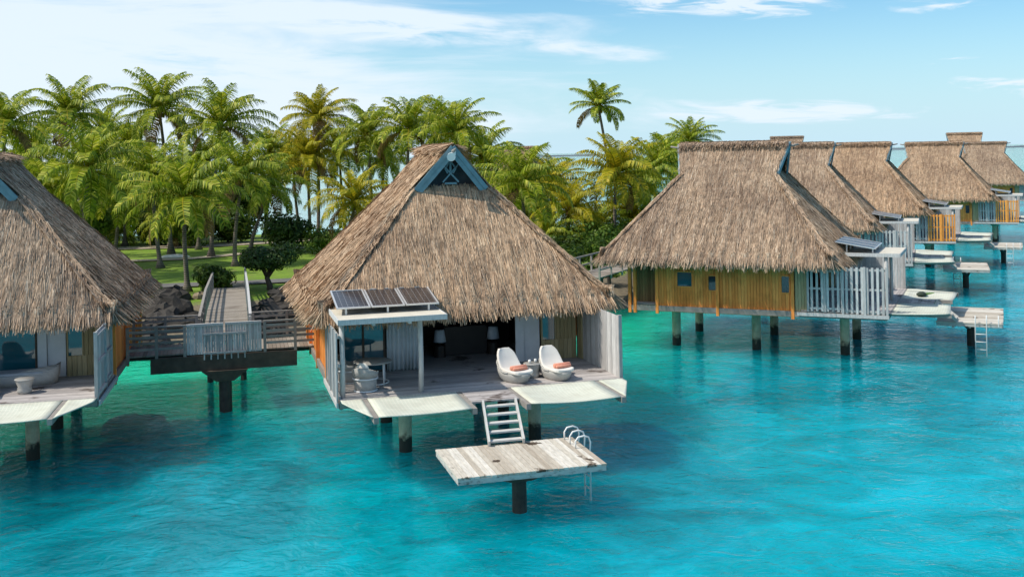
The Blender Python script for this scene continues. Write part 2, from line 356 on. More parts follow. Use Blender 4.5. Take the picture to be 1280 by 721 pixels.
def groundmat():
    m, t, b = newmat('island_ground')
    g = N(t, 'ShaderNodeNewGeometry'); s = N(t, 'ShaderNodeSeparateXYZ'); t.links.new(g.outputs['Position'], s.inputs[0])
    v = noise(t, 0.35, 6, 0.6, g.outputs['Position']); v2 = noise(t, 4.0, 4, 0.7, g.outputs['Position'])
    gr = ramp(t, [(0.3, (0.09, 0.175, 0.010)), (0.55, (0.16, 0.26, 0.014)), (0.8, (0.24, 0.30, 0.03))], mathn(t, 'ADD', mathn(t, 'MULTIPLY', v, 0.6), mathn(t, 'MULTIPLY', v2, 0.4)))
    sd_ = ramp(t, [(0.3, (0.10, 0.085, 0.06)), (0.7, (0.24, 0.19, 0.12))], v2)
    k = N(t, 'ShaderNodeMapRange'); k.inputs[1].default_value = 0.98; k.inputs[2].default_value = 1.08; t.links.new(mathn(t, 'ADD', s.outputs[2], mathn(t, 'MULTIPLY', mathn(t, 'SUBTRACT', v2, 0.5), 0.15)), k.inputs[0])
    lt = N(t, 'ShaderNodeMapRange'); lt.inputs[1].default_value = 0.54; lt.inputs[2].default_value = 0.66; t.links.new(noise(t, 1.3, 6, 0.75, g.outputs['Position']), lt.inputs[0])   # fallen leaves, bare spots
    gr = mixc(t, gr, (0.16, 0.12, 0.06), mathn(t, 'MULTIPLY', lt.outputs[0], 0.75))
    k2 = N(t, 'ShaderNodeMapRange'); k2.inputs[1].default_value = -0.7; k2.inputs[2].default_value = -0.1; t.links.new(s.outputs[2], k2.inputs[0])   # bare white sand below the waterline
    sd_ = mixc(t, ramp(t, [(0.3, (0.60, 0.57, 0.46)), (0.7, (0.82, 0.79, 0.68))], v), sd_, k2.outputs[0])
    t.links.new(mixc(t, sd_, gr, k.outputs[0]), b.inputs['Base Color']); b.inputs['Roughness'].default_value = 0.95
    bump(t, b, v2, 0.5, 0.06); return m
xs = list(np.arange(-170, 62, 1.6)); ys = list(np.arange(36, 160, 1.4))
isl = grid(xs, ys, lambda x, y: land_h(x, y)).build('island_ground', groundmat(), smooth=True); tag(isl, kind='structure')

def seabed():
    m, t, b = newmat('sea_floor')
    g = N(t, 'ShaderNodeNewGeometry')
    v = noise(t, 0.045, 5, 0.6, g.outputs['Position'], 0.6); v2 = noise(t, 0.5, 5, 0.65, g.outputs['Position'])
    f = mathn(t, 'ADD', mathn(t, 'MULTIPLY', v, 0.75), mathn(t, 'MULTIPLY', v2, 0.25))
    t.links.new(ramp(t, [(0.34, (0.34, 0.36, 0.28)), (0.50, (0.74, 0.72, 0.62)), (0.68, (0.88, 0.86, 0.76))], f), b.inputs['Base Color'])
    b.inputs['Roughness'].default_value = 1.0; return m
sb = MB(); sb.add([(-40000, -200, -3.0), (40000, -200, -3.0), (40000, 40000, -3.0), (-40000, 40000, -3.0)], [(0, 1, 2, 3)])
tag(sb.build('sea_floor', seabed()), kind='structure')

def watermat():
    m, t, b = newmat('lagoon_water')
    o = t.nodes['Material Output']; t.nodes.remove(b)
    g = N(t, 'ShaderNodeNewGeometry'); at = N(t, 'ShaderNodeAttribute'); at.attribute_name = 'shallow'
    P = g.outputs['Position']
    mp = N(t, 'ShaderNodeMapping'); mp.inputs['Scale'].default_value = (0.9, 1.1, 1); mp.inputs['Rotation'].default_value = (0, 0, R(24)); t.links.new(P, mp.inputs['Vector'])
    w1 = noise(t, 1.15, 3, 0.55, mp.outputs[0], 0.9); w2 = noise(t, 3.6, 3, 0.6, mp.outputs[0], 0.6); w3 = noise(t, 0.22, 2, 0.5, mp.outputs[0], 0.4)
    h = mathn(t, 'ADD', mathn(t, 'ADD', mathn(t, 'MULTIPLY', w1, 0.55), mathn(t, 'MULTIPLY', w2, 0.20)), mathn(t, 'MULTIPLY', w3, 0.7))
    bp = N(t, 'ShaderNodeBump'); bp.inputs['Strength'].default_value = 0.9; bp.inputs['Distance'].default_value = 0.25; t.links.new(h, bp.inputs['Height'])
    # depth tone of the lagoon: emerald over the shallows, turquoise over sand, deeper teal patches, plus villa shade tinted in at left
    big = noise(t, 0.035, 4, 0.55, P, 0.8); mid = noise(t, 0.28, 5, 0.62, mp.outputs[0], 1.2)
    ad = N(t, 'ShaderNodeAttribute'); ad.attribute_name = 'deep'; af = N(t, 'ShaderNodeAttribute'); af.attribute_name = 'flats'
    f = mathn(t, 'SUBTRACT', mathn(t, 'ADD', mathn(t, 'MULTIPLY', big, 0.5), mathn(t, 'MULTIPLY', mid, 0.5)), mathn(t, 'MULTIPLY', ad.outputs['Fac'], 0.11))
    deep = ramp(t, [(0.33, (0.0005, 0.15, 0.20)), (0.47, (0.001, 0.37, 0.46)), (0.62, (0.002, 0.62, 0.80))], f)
    shal = ramp(t, [(0.30, (0.001, 0.34, 0.22)), (0.44, (0.003, 0.62, 0.38)), (0.60, (0.01, 0.84, 0.54))], f)
    col = mixc(t, mixc(t, deep, shal, at.outputs['Fac']), (0.62, 0.84, 0.80), af.outputs['Fac'])
    # light scattered inside the milky lagoon water: soft-edged, several metres wide
    df = N(t, 'ShaderNodeBsdfPrincipled'); df.subsurface_method = 'BURLEY'; df.inputs['Subsurface Weight'].default_value = 1.0; df.inputs['Subsurface Radius'].default_value = (1.0, 1.0, 1.0)
    df.inputs['Subsurface Scale'].default_value = 5.0; df.inputs['Specular IOR Level'].default_value = 0.0; df.inputs['Roughness'].default_value = 1.0
    t.links.new(col, df.inputs['Base Color']); t.links.new(bp.outputs[0], df.inputs['Normal'])
    tr = N(t, 'ShaderNodeBsdfTransparent'); t.links.new(mixc(t, (0.004, 0.74, 0.85), (0.012, 0.92, 0.66), at.outputs['Fac']), tr.inputs[0])
    ms = N(t, 'ShaderNodeMixShader'); ms.inputs[0].default_value = 0.43
    t.links.new(df.outputs[0], ms.inputs[1]); t.links.new(tr.outputs[0], ms.inputs[2])
    gl = N(t, 'ShaderNodeBsdfGlossy'); gl.inputs['Roughness'].default_value = 0.06; t.links.new(bp.outputs[0], gl.inputs['Normal'])
    bq = N(t, 'ShaderNodeBump'); bq.inputs['Strength'].default_value = 0.75; bq.inputs['Distance'].default_value = 0.24; t.links.new(h, bq.inputs['Height'])
    fr = N(t, 'ShaderNodeFresnel'); fr.inputs[0].default_value = 1.33; t.links.new(bq.outputs[0], fr.inputs['Normal'])
    m2 = N(t, 'ShaderNodeMixShader'); t.links.new(mathn(t, 'MULTIPLY', fr.outputs[0], 0.80), m2.inputs[0]); t.links.new(ms.outputs[0], m2.inputs[1]); t.links.new(gl.outputs[0], m2.inputs[2])
    t.links.new(m2.outputs[0], o.inputs[0]); return m
xs = [-40000, -8000, -2000, -700, -300] + list(np.arange(-150, 200, 3.0)) + [300, 700, 2000, 8000, 40000]
ys = [-150] + list(np.arange(0, 220, 3.0)) + [300, 500, 900, 1600, 2600, 4500, 9000, 40000]
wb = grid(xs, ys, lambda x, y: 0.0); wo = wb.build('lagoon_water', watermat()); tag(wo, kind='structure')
sh = []; flats = []; deep_and_shade_v = []
for (x, y, z) in wb.v:
    d = -inland(x, y) if abs(x) < 400 else 500
    s1 = max(0.0, 1 - max(0, d - 3) / 17.0); s1 = s1 * s1 * (3 - 2 * s1)
    sh.append(max(s1, min(1.0, max(0.0, (y - 130) / 250.0)) * 0.6))
    fl = max(min(1.0, max(0.0, (y - 230) / 300.0)), min(1, max(0, (y - 125) / 25.0)) * min(1, max(0, (36 - x) / 25.0))); flats.append(0.92 * fl)
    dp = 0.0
    for (cx, cy, rx, ry, k) in ((-11, 36, 9, 6, .45), (-19, 31, 8, 5, .5), (-4, 22, 7, 3, -.5), (12, 30, 9, 5, -.5), (22, 38, 6, 6, -.6)):  # left dark patches tint the left villa's cast shade into the water
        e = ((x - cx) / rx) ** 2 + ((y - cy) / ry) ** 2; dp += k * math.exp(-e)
    deep_and_shade_v.append(dp)
a = wo.data.attributes.new('shallow', 'FLOAT', 'POINT'); a.data.foreach_set('value', sh)
a = wo.data.attributes.new('flats', 'FLOAT', 'POINT'); a.data.foreach_set('value', flats)
a = wo.data.attributes.new('deep', 'FLOAT', 'POINT'); a.data.foreach_set('value', deep_and_shade_v)

rf = MB()
px = list(np.arange(-6000, 6001, 120.0)); pts = []
for i, x in enumerate(px):
    pts.append((x, 3200 + 60 * math.sin(i * 0.7), 3.0 + 3.0 * abs(math.sin(i * 0.37 + math.sin(i * 1.9)))))
for (x0, y0, z0), (x1, y1, z1) in zip(pts, pts[1:]):
    rf.add([(x0, y0, -1), (x1, y1, -1), (x1, y1 + 30, z1), (x0, y0 + 30, z0), (x0, y0 + 90, -1), (x1, y1 + 90, -1)], [(0, 1, 2, 3), (3, 2, 5, 4)])
tag(rf.build('barrier_reef', M['reef']), kind='structure')

# paved path along the lawn and sandy path further back (sheets just above the lawn)
def strip(name, pts, w, mat, dz):
    b = MB(); L = []; Rr = []
    for i, p in enumerate(pts):
        p = Vector((*p, 0)); d = (Vector((*pts[min(i + 1, len(pts) - 1)], 0)) - Vector((*pts[max(i - 1, 0)], 0))).normalized(); n = Vector((-d.y, d.x, 0))
        for s_, lst in ((1, L), (-1, Rr)):
            q = p + n * s_ * w / 2; lst.append((q.x, q.y, 1.15 + dz))
    k = len(pts); b.add(L + Rr, [(i + k, i + 1 + k, i + 1, i) for i in range(k - 1)]); return tag(b.build(name, mat), kind='structure')
strip('path', [(-44, 72.4), (-34, 72.0), (-26, 72.6), (-19, 73.6), (-12, 75.6), (-5, 80), (0, 86)], 2.3, M['asphalt'], 0.09)
strip('sand_path', [(-60, 92), (-44, 92.5), (-34, 91.5), (-28, 92.5), (-25, 95.5), (-20, 102)], 1.7, M['sand'], 0.09)
strip('beach', [(-80, 122), (-50, 108), (-40, 105), (-30, 106), (-20, 112), (-8, 118)], 3.2, M['sand'], 0.085)

# ------------------------------------------------------------------ villa
A_, B_, ZE, RR, ZR, GW, GZ, GR = 5.26, 5.70, 4.62, 2.72, 9.98, 1.405, 8.52, 2.26
SG = GW / A_
def roof_h(s):            # half length (v) of the roof at fraction s down from the ridge
    return RR + (GR - RR) * s / SG if s < SG else GR + (B_ - GR) * (s - SG) / (1 - SG)
def roof_z(s): return ZR + (ZE - ZR) * s
rr = random.Random(11)
def thatch_roof():
    b = MB()
    def P(u, v, z): return Vector((u, -v, z))
    # solid under-body (0.22 m thick)
    top = {k: P(*v) for k, v in dict(rF=(0, RR, ZR), rB=(0, -RR, ZR), gFL=(-GW, GR, GZ), gFR=(GW, GR, GZ), gBL=(-GW, -GR, GZ), gBR=(GW, -GR, GZ),
           eFL=(-A_, B_, ZE), eFR=(A_, B_, ZE), eBL=(-A_, -B_, ZE), eBR=(A_, -B_, ZE)).items()}
    keys = list(top); lo = [top[k] - Vector((0, 0, 0.04)) for k in keys]; lo2 = [top[k] - Vector((0, 0, 0.34)) for k in keys]
    I = {k: i for i, k in enumerate(keys)}; n = len(keys)
    faces = [('rF', 'gFL', 'eFL', 'eBL', 'gBL', 'rB'), ('rB', 'gBR', 'eBR', 'eFR', 'gFR', 'rF'), ('gFL', 'gFR', 'eFR', 'eFL'), ('gBR', 'gBL', 'eBL', 'eBR')]
    fs = [tuple(I[k] for k in f) for f in faces] + [tuple(I[k] + n for k in f)[::-1] for f in faces]
    for a, c in (('eFL', 'eFR'), ('eFR', 'eBR'), ('eBR', 'eBL'), ('eBL', 'eFL'), ('gFL', 'rF'), ('rF', 'gFR'), ('gBR', 'rB'), ('rB', 'gBL')):
        fs.append((I[a], I[a] + n, I[c] + n, I[c]))
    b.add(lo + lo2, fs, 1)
    def blade(p, d, e, nn, L, w, lift, yaw):
        d2 = (d + e * yaw).normalized(); tw = nn * rr.uniform(-0.008, 0.008)
        q = p + d2 * L + nn * lift
        b.add([p - e * w / 2 - tw, p + e * w / 2 + tw, q + e * w * 0.36 + tw, q - e * w * 0.36 - tw], [(0, 1, 2, 3)], 0)
    def lump(x, s): return (0.5 + 0.5 * math.cos(2 * math.pi * x / 0.52 + 0.6 * math.sin(x * 2.3))) * 0.16 * max(0, s - 0.45) ** 1.2
    for side in (-1, 1):
        sl = Vector((side * A_, 0, ZE - ZR)); Ls = sl.length; d = sl.normalized(); e = Vector((0, 1, 0)); nn = Vector((side * (ZR - ZE), 0, A_)).normalized()
        s = 0.0
        while s < 0.985:
            h = roof_h(s) + 0.04
            k = int(2 * h / 0.0135)
            for i in range(k):
                y = -h + 2 * h * (i + rr.random()) / k
                ss = s + rr.uniform(-0.018, 0.018)
                p = Vector((side * A_ * ss, y, roof_z(ss))) + nn * (rr.uniform(-0.010, 0.012) + lump(y, s))
                blade(p, d, e, nn, rr.uniform(0.30, 0.75), rr.uniform(0.010, 0.027), rr.uniform(-0.004, 0.024), rr.uniform(-0.14, 0.14))
            s += 0.17 / Ls
        # eave fringe, in lumps
        for layer in range(5):
            h = B_ + 0.03
            k = int(2 * h / 0.0135)
            for i in range(k):
                y = -h + 2 * h * (i + rr.random()) / k; lp = 0.5 + 0.5 * math.cos(2 * math.pi * y / 0.52 + 0.6 * math.sin(y * 2.3))
                p = Vector((side * (A_ - 0.12 - 0.07 * layer), y, ZE + 0.12 + 0.06 * layer)) + nn * (0.02 + 0.12 * lp * (1 if layer < 3 else 0.3))
                dd = Vector((side * rr.uniform(0.10, 0.55), rr.uniform(-0.18, 0.18), -1)).normalized()
                blade(p, dd, e, Vector((side, 0, 0.3)).normalized(), rr.uniform(0.42, 0.62) + 0.24 * lp, rr.uniform(0.014, 0.034), rr.uniform(0, 0.05), 0)
    for fb in (-1, 1):       # fb=-1: front (local -y)
        sl = Vector((0, fb * (B_ - GR), ZE - GZ)); Ls = sl.length; d = sl.normalized(); e = Vector((1, 0, 0)); nn = Vector((0, fb * (GZ - ZE), B_ - GR)).normalized()
        q = 0.0
        while q < 0.985:
            s = SG + (1 - SG) * q; h = A_ * s + 0.04; k = int(2 * h / 0.0135)
            for i in range(k):
                x = -h + 2 * h * (i + rr.random()) / k; qq = q + rr.uniform(-0.02, 0.02)
                p = Vector((x, fb * (GR + (B_ - GR) * qq), GZ + (ZE - GZ) * qq)) + nn * (rr.uniform(-0.010, 0.012) + lump(x, s))
                blade(p, d, e, nn, rr.uniform(0.30, 0.75), rr.uniform(0.010, 0.027), rr.uniform(-0.004, 0.024), rr.uniform(-0.14, 0.14))
            q += 0.17 / Ls
        for layer in range(5):
            h = A_ + 0.03; k = int(2 * h / 0.0135)
            for i in range(k):
                x = -h + 2 * h * (i + rr.random()) / k; lp = 0.5 + 0.5 * math.cos(2 * math.pi * x / 0.52 + 0.6 * math.sin(x * 2.3))
                p = Vector((x, fb * (B_ - 0.12 - 0.07 * layer), ZE + 0.12 + 0.06 * layer)) + nn * (0.02 + 0.12 * lp * (1 if layer < 3 else 0.3))
                dd = Vector((rr.uniform(-0.18, 0.18), fb * rr.uniform(0.10, 0.55), -1)).normalized()
                blade(p, dd, e, Vector((0, fb, 0.3)).normalized(), rr.uniform(0.42, 0.62) + 0.24 * lp, rr.uniform(0.014, 0.034), rr.uniform(0, 0.05), 0)
    # hips and ridge: blades laid across the fold
    for su in (-1, 1):
        for sv in (-1, 1):
            g0 = Vector((su * GW, sv * GR, GZ)); e0 = Vector((su * A_, sv * B_, ZE)); d = (e0 - g0).normalized(); nn = Vector((su * 0.5, sv * 0.5, 0.72)).normalized(); e = d.cross(nn).normalized()
            for i in range(900):
                t_ = rr.random() * .94; p = g0.lerp(e0, t_) + e * rr.uniform(-0.20, 0.20) + nn * rr.uniform(-.03, 0.015)
                blade(p, d, e, nn, rr.uniform(0.3, 0.55), rr.uniform(0.014, 0.032), rr.uniform(-0.02, 0.015), rr.uniform(-0.12, 0.12))
            # corner fringe
            for i in range(170):
                p = e0 + Vector((-su * rr.uniform(0, 0.35), -sv * rr.uniform(0, 0.35), rr.uniform(0.05, 0.3)))
                dd = Vector((su * rr.uniform(0, 0.45), sv * rr.uniform(0, 0.45), -1)).normalized()
                blade(p, dd, e, nn, rr.uniform(0.40, 0.65), rr.uniform(0.016, 0.036), 0.01, 0)
    for i in range(4200):
        y = rr.uniform(-RR - 0.02, RR + 0.02); side = rr.choice((-1, 1)); an = rr.uniform(0.2, 0.9)
        d = Vector((side * math.cos(an), 0, -math.sin(an))); nn = Vector((side * math.sin(an), 0, math.cos(an)))
        blade(Vector((-side * 0.05, y, ZR + 0.045 + rr.uniform(-0.02, 0.02))), d, Vector((0, 1, 0)), nn, rr.uniform(0.25, 0.75), rr.uniform(0.014, 0.034), rr.uniform(-0.03, 0.015), rr.uniform(-0.2, 0.2))
    # plan corners and hips are rounded
    nv = []
    for (x, y, z) in b.v:
        if z < GZ - .02:
            s = min(1.0, max(SG, (z - ZR) / (ZE - ZR))); au = abs(x) / (A_ * s); av = abs(y) / roof_h(s); mxx = max(au, av, 1e-6)
            p = (au ** 9 + av ** 11) ** (1 / 11); k = mxx / p; k = 1 + (k - 1) * min(1, max(0, (GZ - z) / 1.2)); x *= k; y *= k
        nv.append((x, y, z))
    b.v = nv
    return b

def zplanks(b, x0, x1, y0, y1, z0, z1, w=0.14, axis='y', gap=0.012, rnd=None):
    """vertical planks filling a wall that runs along an axis"""
    a0, a1 = (y0, y1) if axis == 'y' else (x0, x1); n = max(1, round(abs(a1 - a0) / w)); st = (a1 - a0) / n
    for i in range(n):
        p, q = a0 + st * i + gap / 2, a0 + st * (i + 1) - gap / 2; j = rr.uniform(-0.004, 0.004)
        if axis == 'y': b.box(x0 + j, x1 + j, p, q, z0, z1)
        else: b.box(p, q, y0 + j, y1 + j, z0, z1)
def hplanks(b, x0, x1, y0, y1, z0, z1, w=0.14, along='x', gap=0.012):
    if along == 'x':
        n = max(1, round((y1 - y0) / w)); st = (y1 - y0) / n
        for i in range(n): j = rr.uniform(-0.003, 0.003); b.box(x0 + rr.uniform(0, .012), x1 - rr.uniform(0, .012), y0 + st * i + gap / 2, y0 + st * (i + 1) - gap / 2, z0 + j, z1 + j)
    else:
        n = max(1, round((x1 - x0) / w)); st = (x1 - x0) / n
        for i in range(n): j = rr.uniform(-0.003, 0.003); b.box(x0 + st * i + gap / 2, x0 + st * (i + 1) - gap / 2, y0 + rr.uniform(0, .03), y1 - rr.uniform(0, .03), z0 + j, z1 + j)
ZD = 2.31; DW = 4.54; DF = 7.71
def V(v): return -v       # local y of a "towards the terrace" coordinate

def screen(b, u, v0, v1, z0, z1, th=0.03, out=-1):
    n = int((v1 - v0) / 0.20); st = (v1 - v0) / n
    if out > 0:
        zplanks(b, u - .06, u - .036, V(v1), V(v0), z0, z1, .15)
        for z in (z0 + 0.12, (z0 + z1) / 2 + 0.05, z1 - 0.12): b.box(u - 0.034, u + 0.034, V(v0), V(v1), z - 0.045, z + 0.045)
        for c in (v0 - 0.05, v1 + 0.05): b.box(u - .07, u + .04, V(c - 0.05), V(c + 0.05), z0 - 0.03, z1 + 0.03)
        return
    for i in range(n):          # outer pickets and staggered inner pickets
        c = v0 + st * (i + 0.5); b.box(u + out * 0.035, u + out * (0.035 + th), V(c - 0.052), V(c + 0.052), z0 + rr.uniform(-.01, .01), z1 + rr.uniform(-.01, .01))
        if i < n - 1 and out > 0:
            c2 = c + st / 2; b.box(u - out * 0.035, u - out * (0.035 + th), V(c2 - 0.06), V(c2 + 0.06), z0, z1)
    for z in (z0 + 0.12, (z0 + z1) / 2 + 0.05, z1 - 0.12): b.box(u - 0.034, u + 0.034, V(v0), V(v1), z - 0.045, z + 0.045)
    for c in (v0 - 0.05, (v0 + v1) / 2, v1 + 0.05): b.box(u + out * 0.07, u + out * 0.10, V(c - 0.05), V(c + 0.05), z0 - 0.03, z1 + 0.03)

def make_villa():
    root = empty('overwater_villa')
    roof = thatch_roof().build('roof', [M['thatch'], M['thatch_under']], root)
    # gables: leaning barge boards, dark recessed panel, lattice ornament, finial
    for fb in (-1, 1):
        for s in (-1, 1):
            a = Vector((s * 0.03, fb * (RR + 0.06), ZR - 0.06)); c = Vector((s * (GW - 0.06), fb * (GR + 0.13), GZ - 0.12))
            g = MB(); g.bar(a, c, 0.05, 0.30, up=(0, fb, 0.0001)); g.v = []; g.f = []; g.m = []
            nrm = Vector((0, fb, 0)); dn = Vector((0, 0, -1))
            for (o0, o1, w) in ((0.0, 0.05, 0.27), (0.052, 0.085, 0.10)):
                pp = []
                for q in (a, c):
                    d = (c - a).normalized(); sd2 = nrm.cross(d).normalized()
                    if sd2.z > 0: sd2 = -sd2
                    for off in (o0, o1):
                        for ww in (-0.05, w): pp.append(q + nrm * off + sd2 * ww)
                g.add(pp, [(0, 1, 5, 4), (2, 6, 7, 3), (0, 4, 6, 2), (1, 3, 7, 5), (0, 2, 3, 1), (4, 5, 7, 6)])
            g.build('gable_board', M['teal_paint'], roof)
        g = MB(); y = fb * (GR - 0.30); y2 = fb * (GR - 0.36)
        g.add([(-GW + 0.05, y, GZ - 0.42), (GW - 0.05, y, GZ - 0.42), (0, y, ZR - 0.3), (-GW + 0.05, y2, GZ - 0.42), (GW - 0.05, y2, GZ - 0.42), (0, y2, ZR - 0.3)], [(0, 1, 2), (3, 5, 4), (0, 3, 4, 1), (1, 4, 5, 2), (2, 5, 3, 0)])
        g.build('gable_panel', M['gable_dark'], roof)
        g = MB(); y = fb * (GR + 0.07); z0 = GZ + 0.14
        for s in (-1, 1):
            g.bar((s * -0.30, y - s * 0.012, z0 - 0.02), (s * 0.30, y - s * 0.012, z0 + 0.62), 0.05, 0.085, up=(0, 1, 0))
            g.tube([(s * 0.10, y, z0 + 0.3), (s * 0.20, y, z0 + 0.45), (s * 0.10, y, z0 + 0.62), (0, y, z0 + 0.72)], 0.03, 6)
        g.box(-0.035, 0.035, y - 0.03, y + 0.03, z0 + 0.3, z0 + 0.86)
        g.box(-0.22, 0.22, y - 0.028, y + 0.028, z0 - 0.10, z0 - 0.03)
        g.build('gable_lattice', M['teal_paint'], roof)
        f = MB(); yy = fb * (RR + 0.02); f.tube([(0, fb * (RR - 0.4), ZR - 0.22), (0, yy + fb * 0.22, ZR - 0.22), (0.0, yy + fb * 0.50, ZR - 0.16)], [0.06, 0.06, 0.045], 8)
        f.build('finial', M['rail_wood'], roof, True)
    # piles with caps
    for u in (-2.2, 2.2):
        for v in (5.55, 1.45, -2.5):
            p = MB(); p.tube([(u, V(v), -3.2), (u, V(v), 1.68)], 0.215, 16); po = p.build('pile', M['pile'], root, False)
            c = MB(); c.lathe([(0.22, 1.66), (0.36, 1.80), (0.38, 1.96)], 14, (u, V(v), 0)); c.build('pile_cap', M['pile'], po)
    # floor frame, deck
    f = MB()
    for v in (-3.9, -2.5, -0.6, 1.45, 3.5, 5.55, 7.4): f.box(-DW + 0.1, DW - 0.1, V(v - 0.07), V(v + 0.07), 1.98, 2.17)
    for u in (-DW + 0.05, -2.2, 2.2, DW - 0.05): f.box(u - 0.05, u + 0.05, V(-4.05), V(DF - 0.05), 2.0, 2.245)
    f.box(-DW, DW, V(DF - 0.02), V(DF + 0.03), 2.06, 2.26)
    f.build('floor_frame', M['rail_wood'], root)
    d = MB(); hplanks(d, -DW, DW, V(DF + 0.04), V(3.95), 2.265, ZD, 0.14, 'x'); d.build('deck', M['deck_wood'], root)
    d = MB(); d.box(-4.3, 4.3, V(3.93), V(-4.05), 2.25, ZD); d.build('floor', M['deck_wood'], root)
    # side walls, with windows on each side
    for s in (-1, 1):
        w = MB(); x0, x1 = s * 4.36, s * 4.42
        wins = [(-1.78, -1.08, 3.20, 3.86, 'glass'), (-0.28, 0.10, 3.06, 3.72, 'dark_glass'), (3.10, 3.44, 3.06, 3.80, 'dark_glass')]
        cuts = sorted([-2.72] + [q for wn in wins for q in wn[:2]] + [3.55])
        for a, c in zip(cuts, cuts[1:]):
            if c - a < 0.02: continue
            wn = [k for k in wins if abs(k[0] - a) < 1e-4 and abs(k[1] - c) < 1e-4]
            if wn: zplanks(w, x0, x1, V(c), V(a), 2.0, wn[0][2]); zplanks(w, x0, x1, V(c), V(a), wn[0][3], 4.75)
            else: zplanks(w, x0, x1, V(c), V(a), 2.0, 4.75)
        w.box(s * 4.43, s * 4.47, V(-2.7), V(3.5), 1.97, 2.08)
        wall = w.build('side_wall', M['yellow_wood'], root)
        for (a, c, z0, z1, g) in wins:
            p = MB(); t_ = 0.045
            for (aa, cc, za, zb) in ((a - t_, a, z0 - t_, z1 + t_), (c, c + t_, z0 - t_, z1 + t_), (a, c, z0 - t_, z0), (a, c, z1, z1 + t_)): p.box(s * 4.34, s * 4.455, V(aa), V(cc), za, zb)
            wo_ = p.build('window', M['yellow_wood'], wall)
            p = MB(); p.box(s * 4.37, s * 4.39, V(a), V(c), z0, z1); p.build('pane', M[g], wo_)
        # entrance recess at the back, posts
        w = MB(); zplanks(w, s * 3.7, s * 3.76, V(-2.76), V(-4.0), 2.0, 4.9); w.build('recess_wall', M['brown_wood'], root)
        for v in (-4.12, -3.86, -2.76, 0.16, 3.60):
            w = MB(); w.box(s * 4.44, s * 4.56, V(v - 0.07), V(v + 0.07), 1.88, 4.8); w.build('corner_post', M['yellow_wood'], root)
        w = MB(); zplanks(w, s * 4.38, s * 4.46, V(4.24), V(3.70), 2.02, 4.7); w.build('end_wall', M['tan_wood'], root)
        # privacy screens along the terrace
        w = MB(); screen(w, s * 4.50, 4.34, 5.72, 2.30, 4.22, out=s); w.build('privacy_screen', M['grey_wood'], root)
        w = MB(); screen(w, s * 4.53, 5.86, 7.62, 2.24, 4.30, out=s); w.build('front_screen', M['grey_wood'], root)
        w = MB(); w.box(s * 4.58, s * 4.64, V(3.8), V(7.75), 2.07, 2.22); w.build('edge_board', M['grey_wood'], root)
    w = MB(); zplanks(w, -3.7, 3.7, V(-4.02), V(-4.08), 2.0, 4.9, axis='x'); w.build('back_wall', M['yellow_wood'], root)
    # interior backdrop walls (a real room: partition, ceiling)
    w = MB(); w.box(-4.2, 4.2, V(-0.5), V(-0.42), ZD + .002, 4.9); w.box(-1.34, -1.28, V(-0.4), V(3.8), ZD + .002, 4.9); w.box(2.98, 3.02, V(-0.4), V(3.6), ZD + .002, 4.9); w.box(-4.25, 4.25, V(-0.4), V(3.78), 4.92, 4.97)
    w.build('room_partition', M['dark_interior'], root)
    # terrace front: sliding glass, curtain bay, open bay, panel, window, tan boards
    fr = MB(); v = 3.85
    for x in (-4.02, -3.3, -2.58): fr.box(x - 0.035, x + 0.035, V(v - .05), V(v + .05), ZD, 4.5)
    fr.box(-3.985, -2.615, V(v - .045), V(v + .045), ZD + 0.0, ZD + 0.07); fr.box(-3.985, -2.615, V(v - .045), V(v + .045), 4.42, 4.5)
    do = fr.build('sliding_door', M['dark_beam'], root)
    for x0, x1 in ((-3.985, -3.335), (-3.265, -2.615)):
        p = MB(); p.box(x0, x1, V(v - .012), V(v + .012), ZD + .07, 4.42); p.build('pane', M['glass'], do)
    w = MB(); w.box(2.06, 2.36, V(v - .03), V(v + .03), ZD, 4.5); w.box(2.37, 2.96, V(v - .09), V(v - .05), ZD, 4.5); w.build('door_panel', M['linen'], root)
    w = MB(); zplanks(w, 3.0, 4.30, V(v - .03), V(v + .03), ZD, 3.0 - .0, 0.16, 'x'); zplanks(w, 3.56, 4.30, V(v - .03), V(v + .03), 3.002, 4.5, 0.16, 'x'); w.build('front_wall', M['tan_wood'], root)
    w = MB(); w.box(3.0, 3.05, V(v - .04), V(v + .04), 3.005, 4.45); w.box(3.5, 3.55, V(v - .04), V(v + .04), 3.005, 4.45); wi = w.build('window', M['tan_wood'], root)
    w = MB(); w.box(3.05, 3.5, V(v - .012), V(v + .012), 3.01, 4.45); w.build('pane', M['glass'], wi)
    # canopy with solar panels, posts
    c = MB(); c.box(-4.55, -1.30, V(5.35), V(8.05), 4.64, 4.74); c.box(-4.59, -1.26, V(8.052), V(8.10), 4.60, 4.76, 1); c.box(-4.59, -4.552, V(5.3), V(8.05), 4.60, 4.76, 1); c.box(-1.298, -1.26, V(5.3), V(8.05), 4.60, 4.76, 1)
    for x in (-3.5, -2.4): c.box(x - .05, x + .05, V(5.4), V(8.0), 4.52, 4.638, 1)
    ca = c.build('canopy', [M['cream'], M['grey_wood']], root)
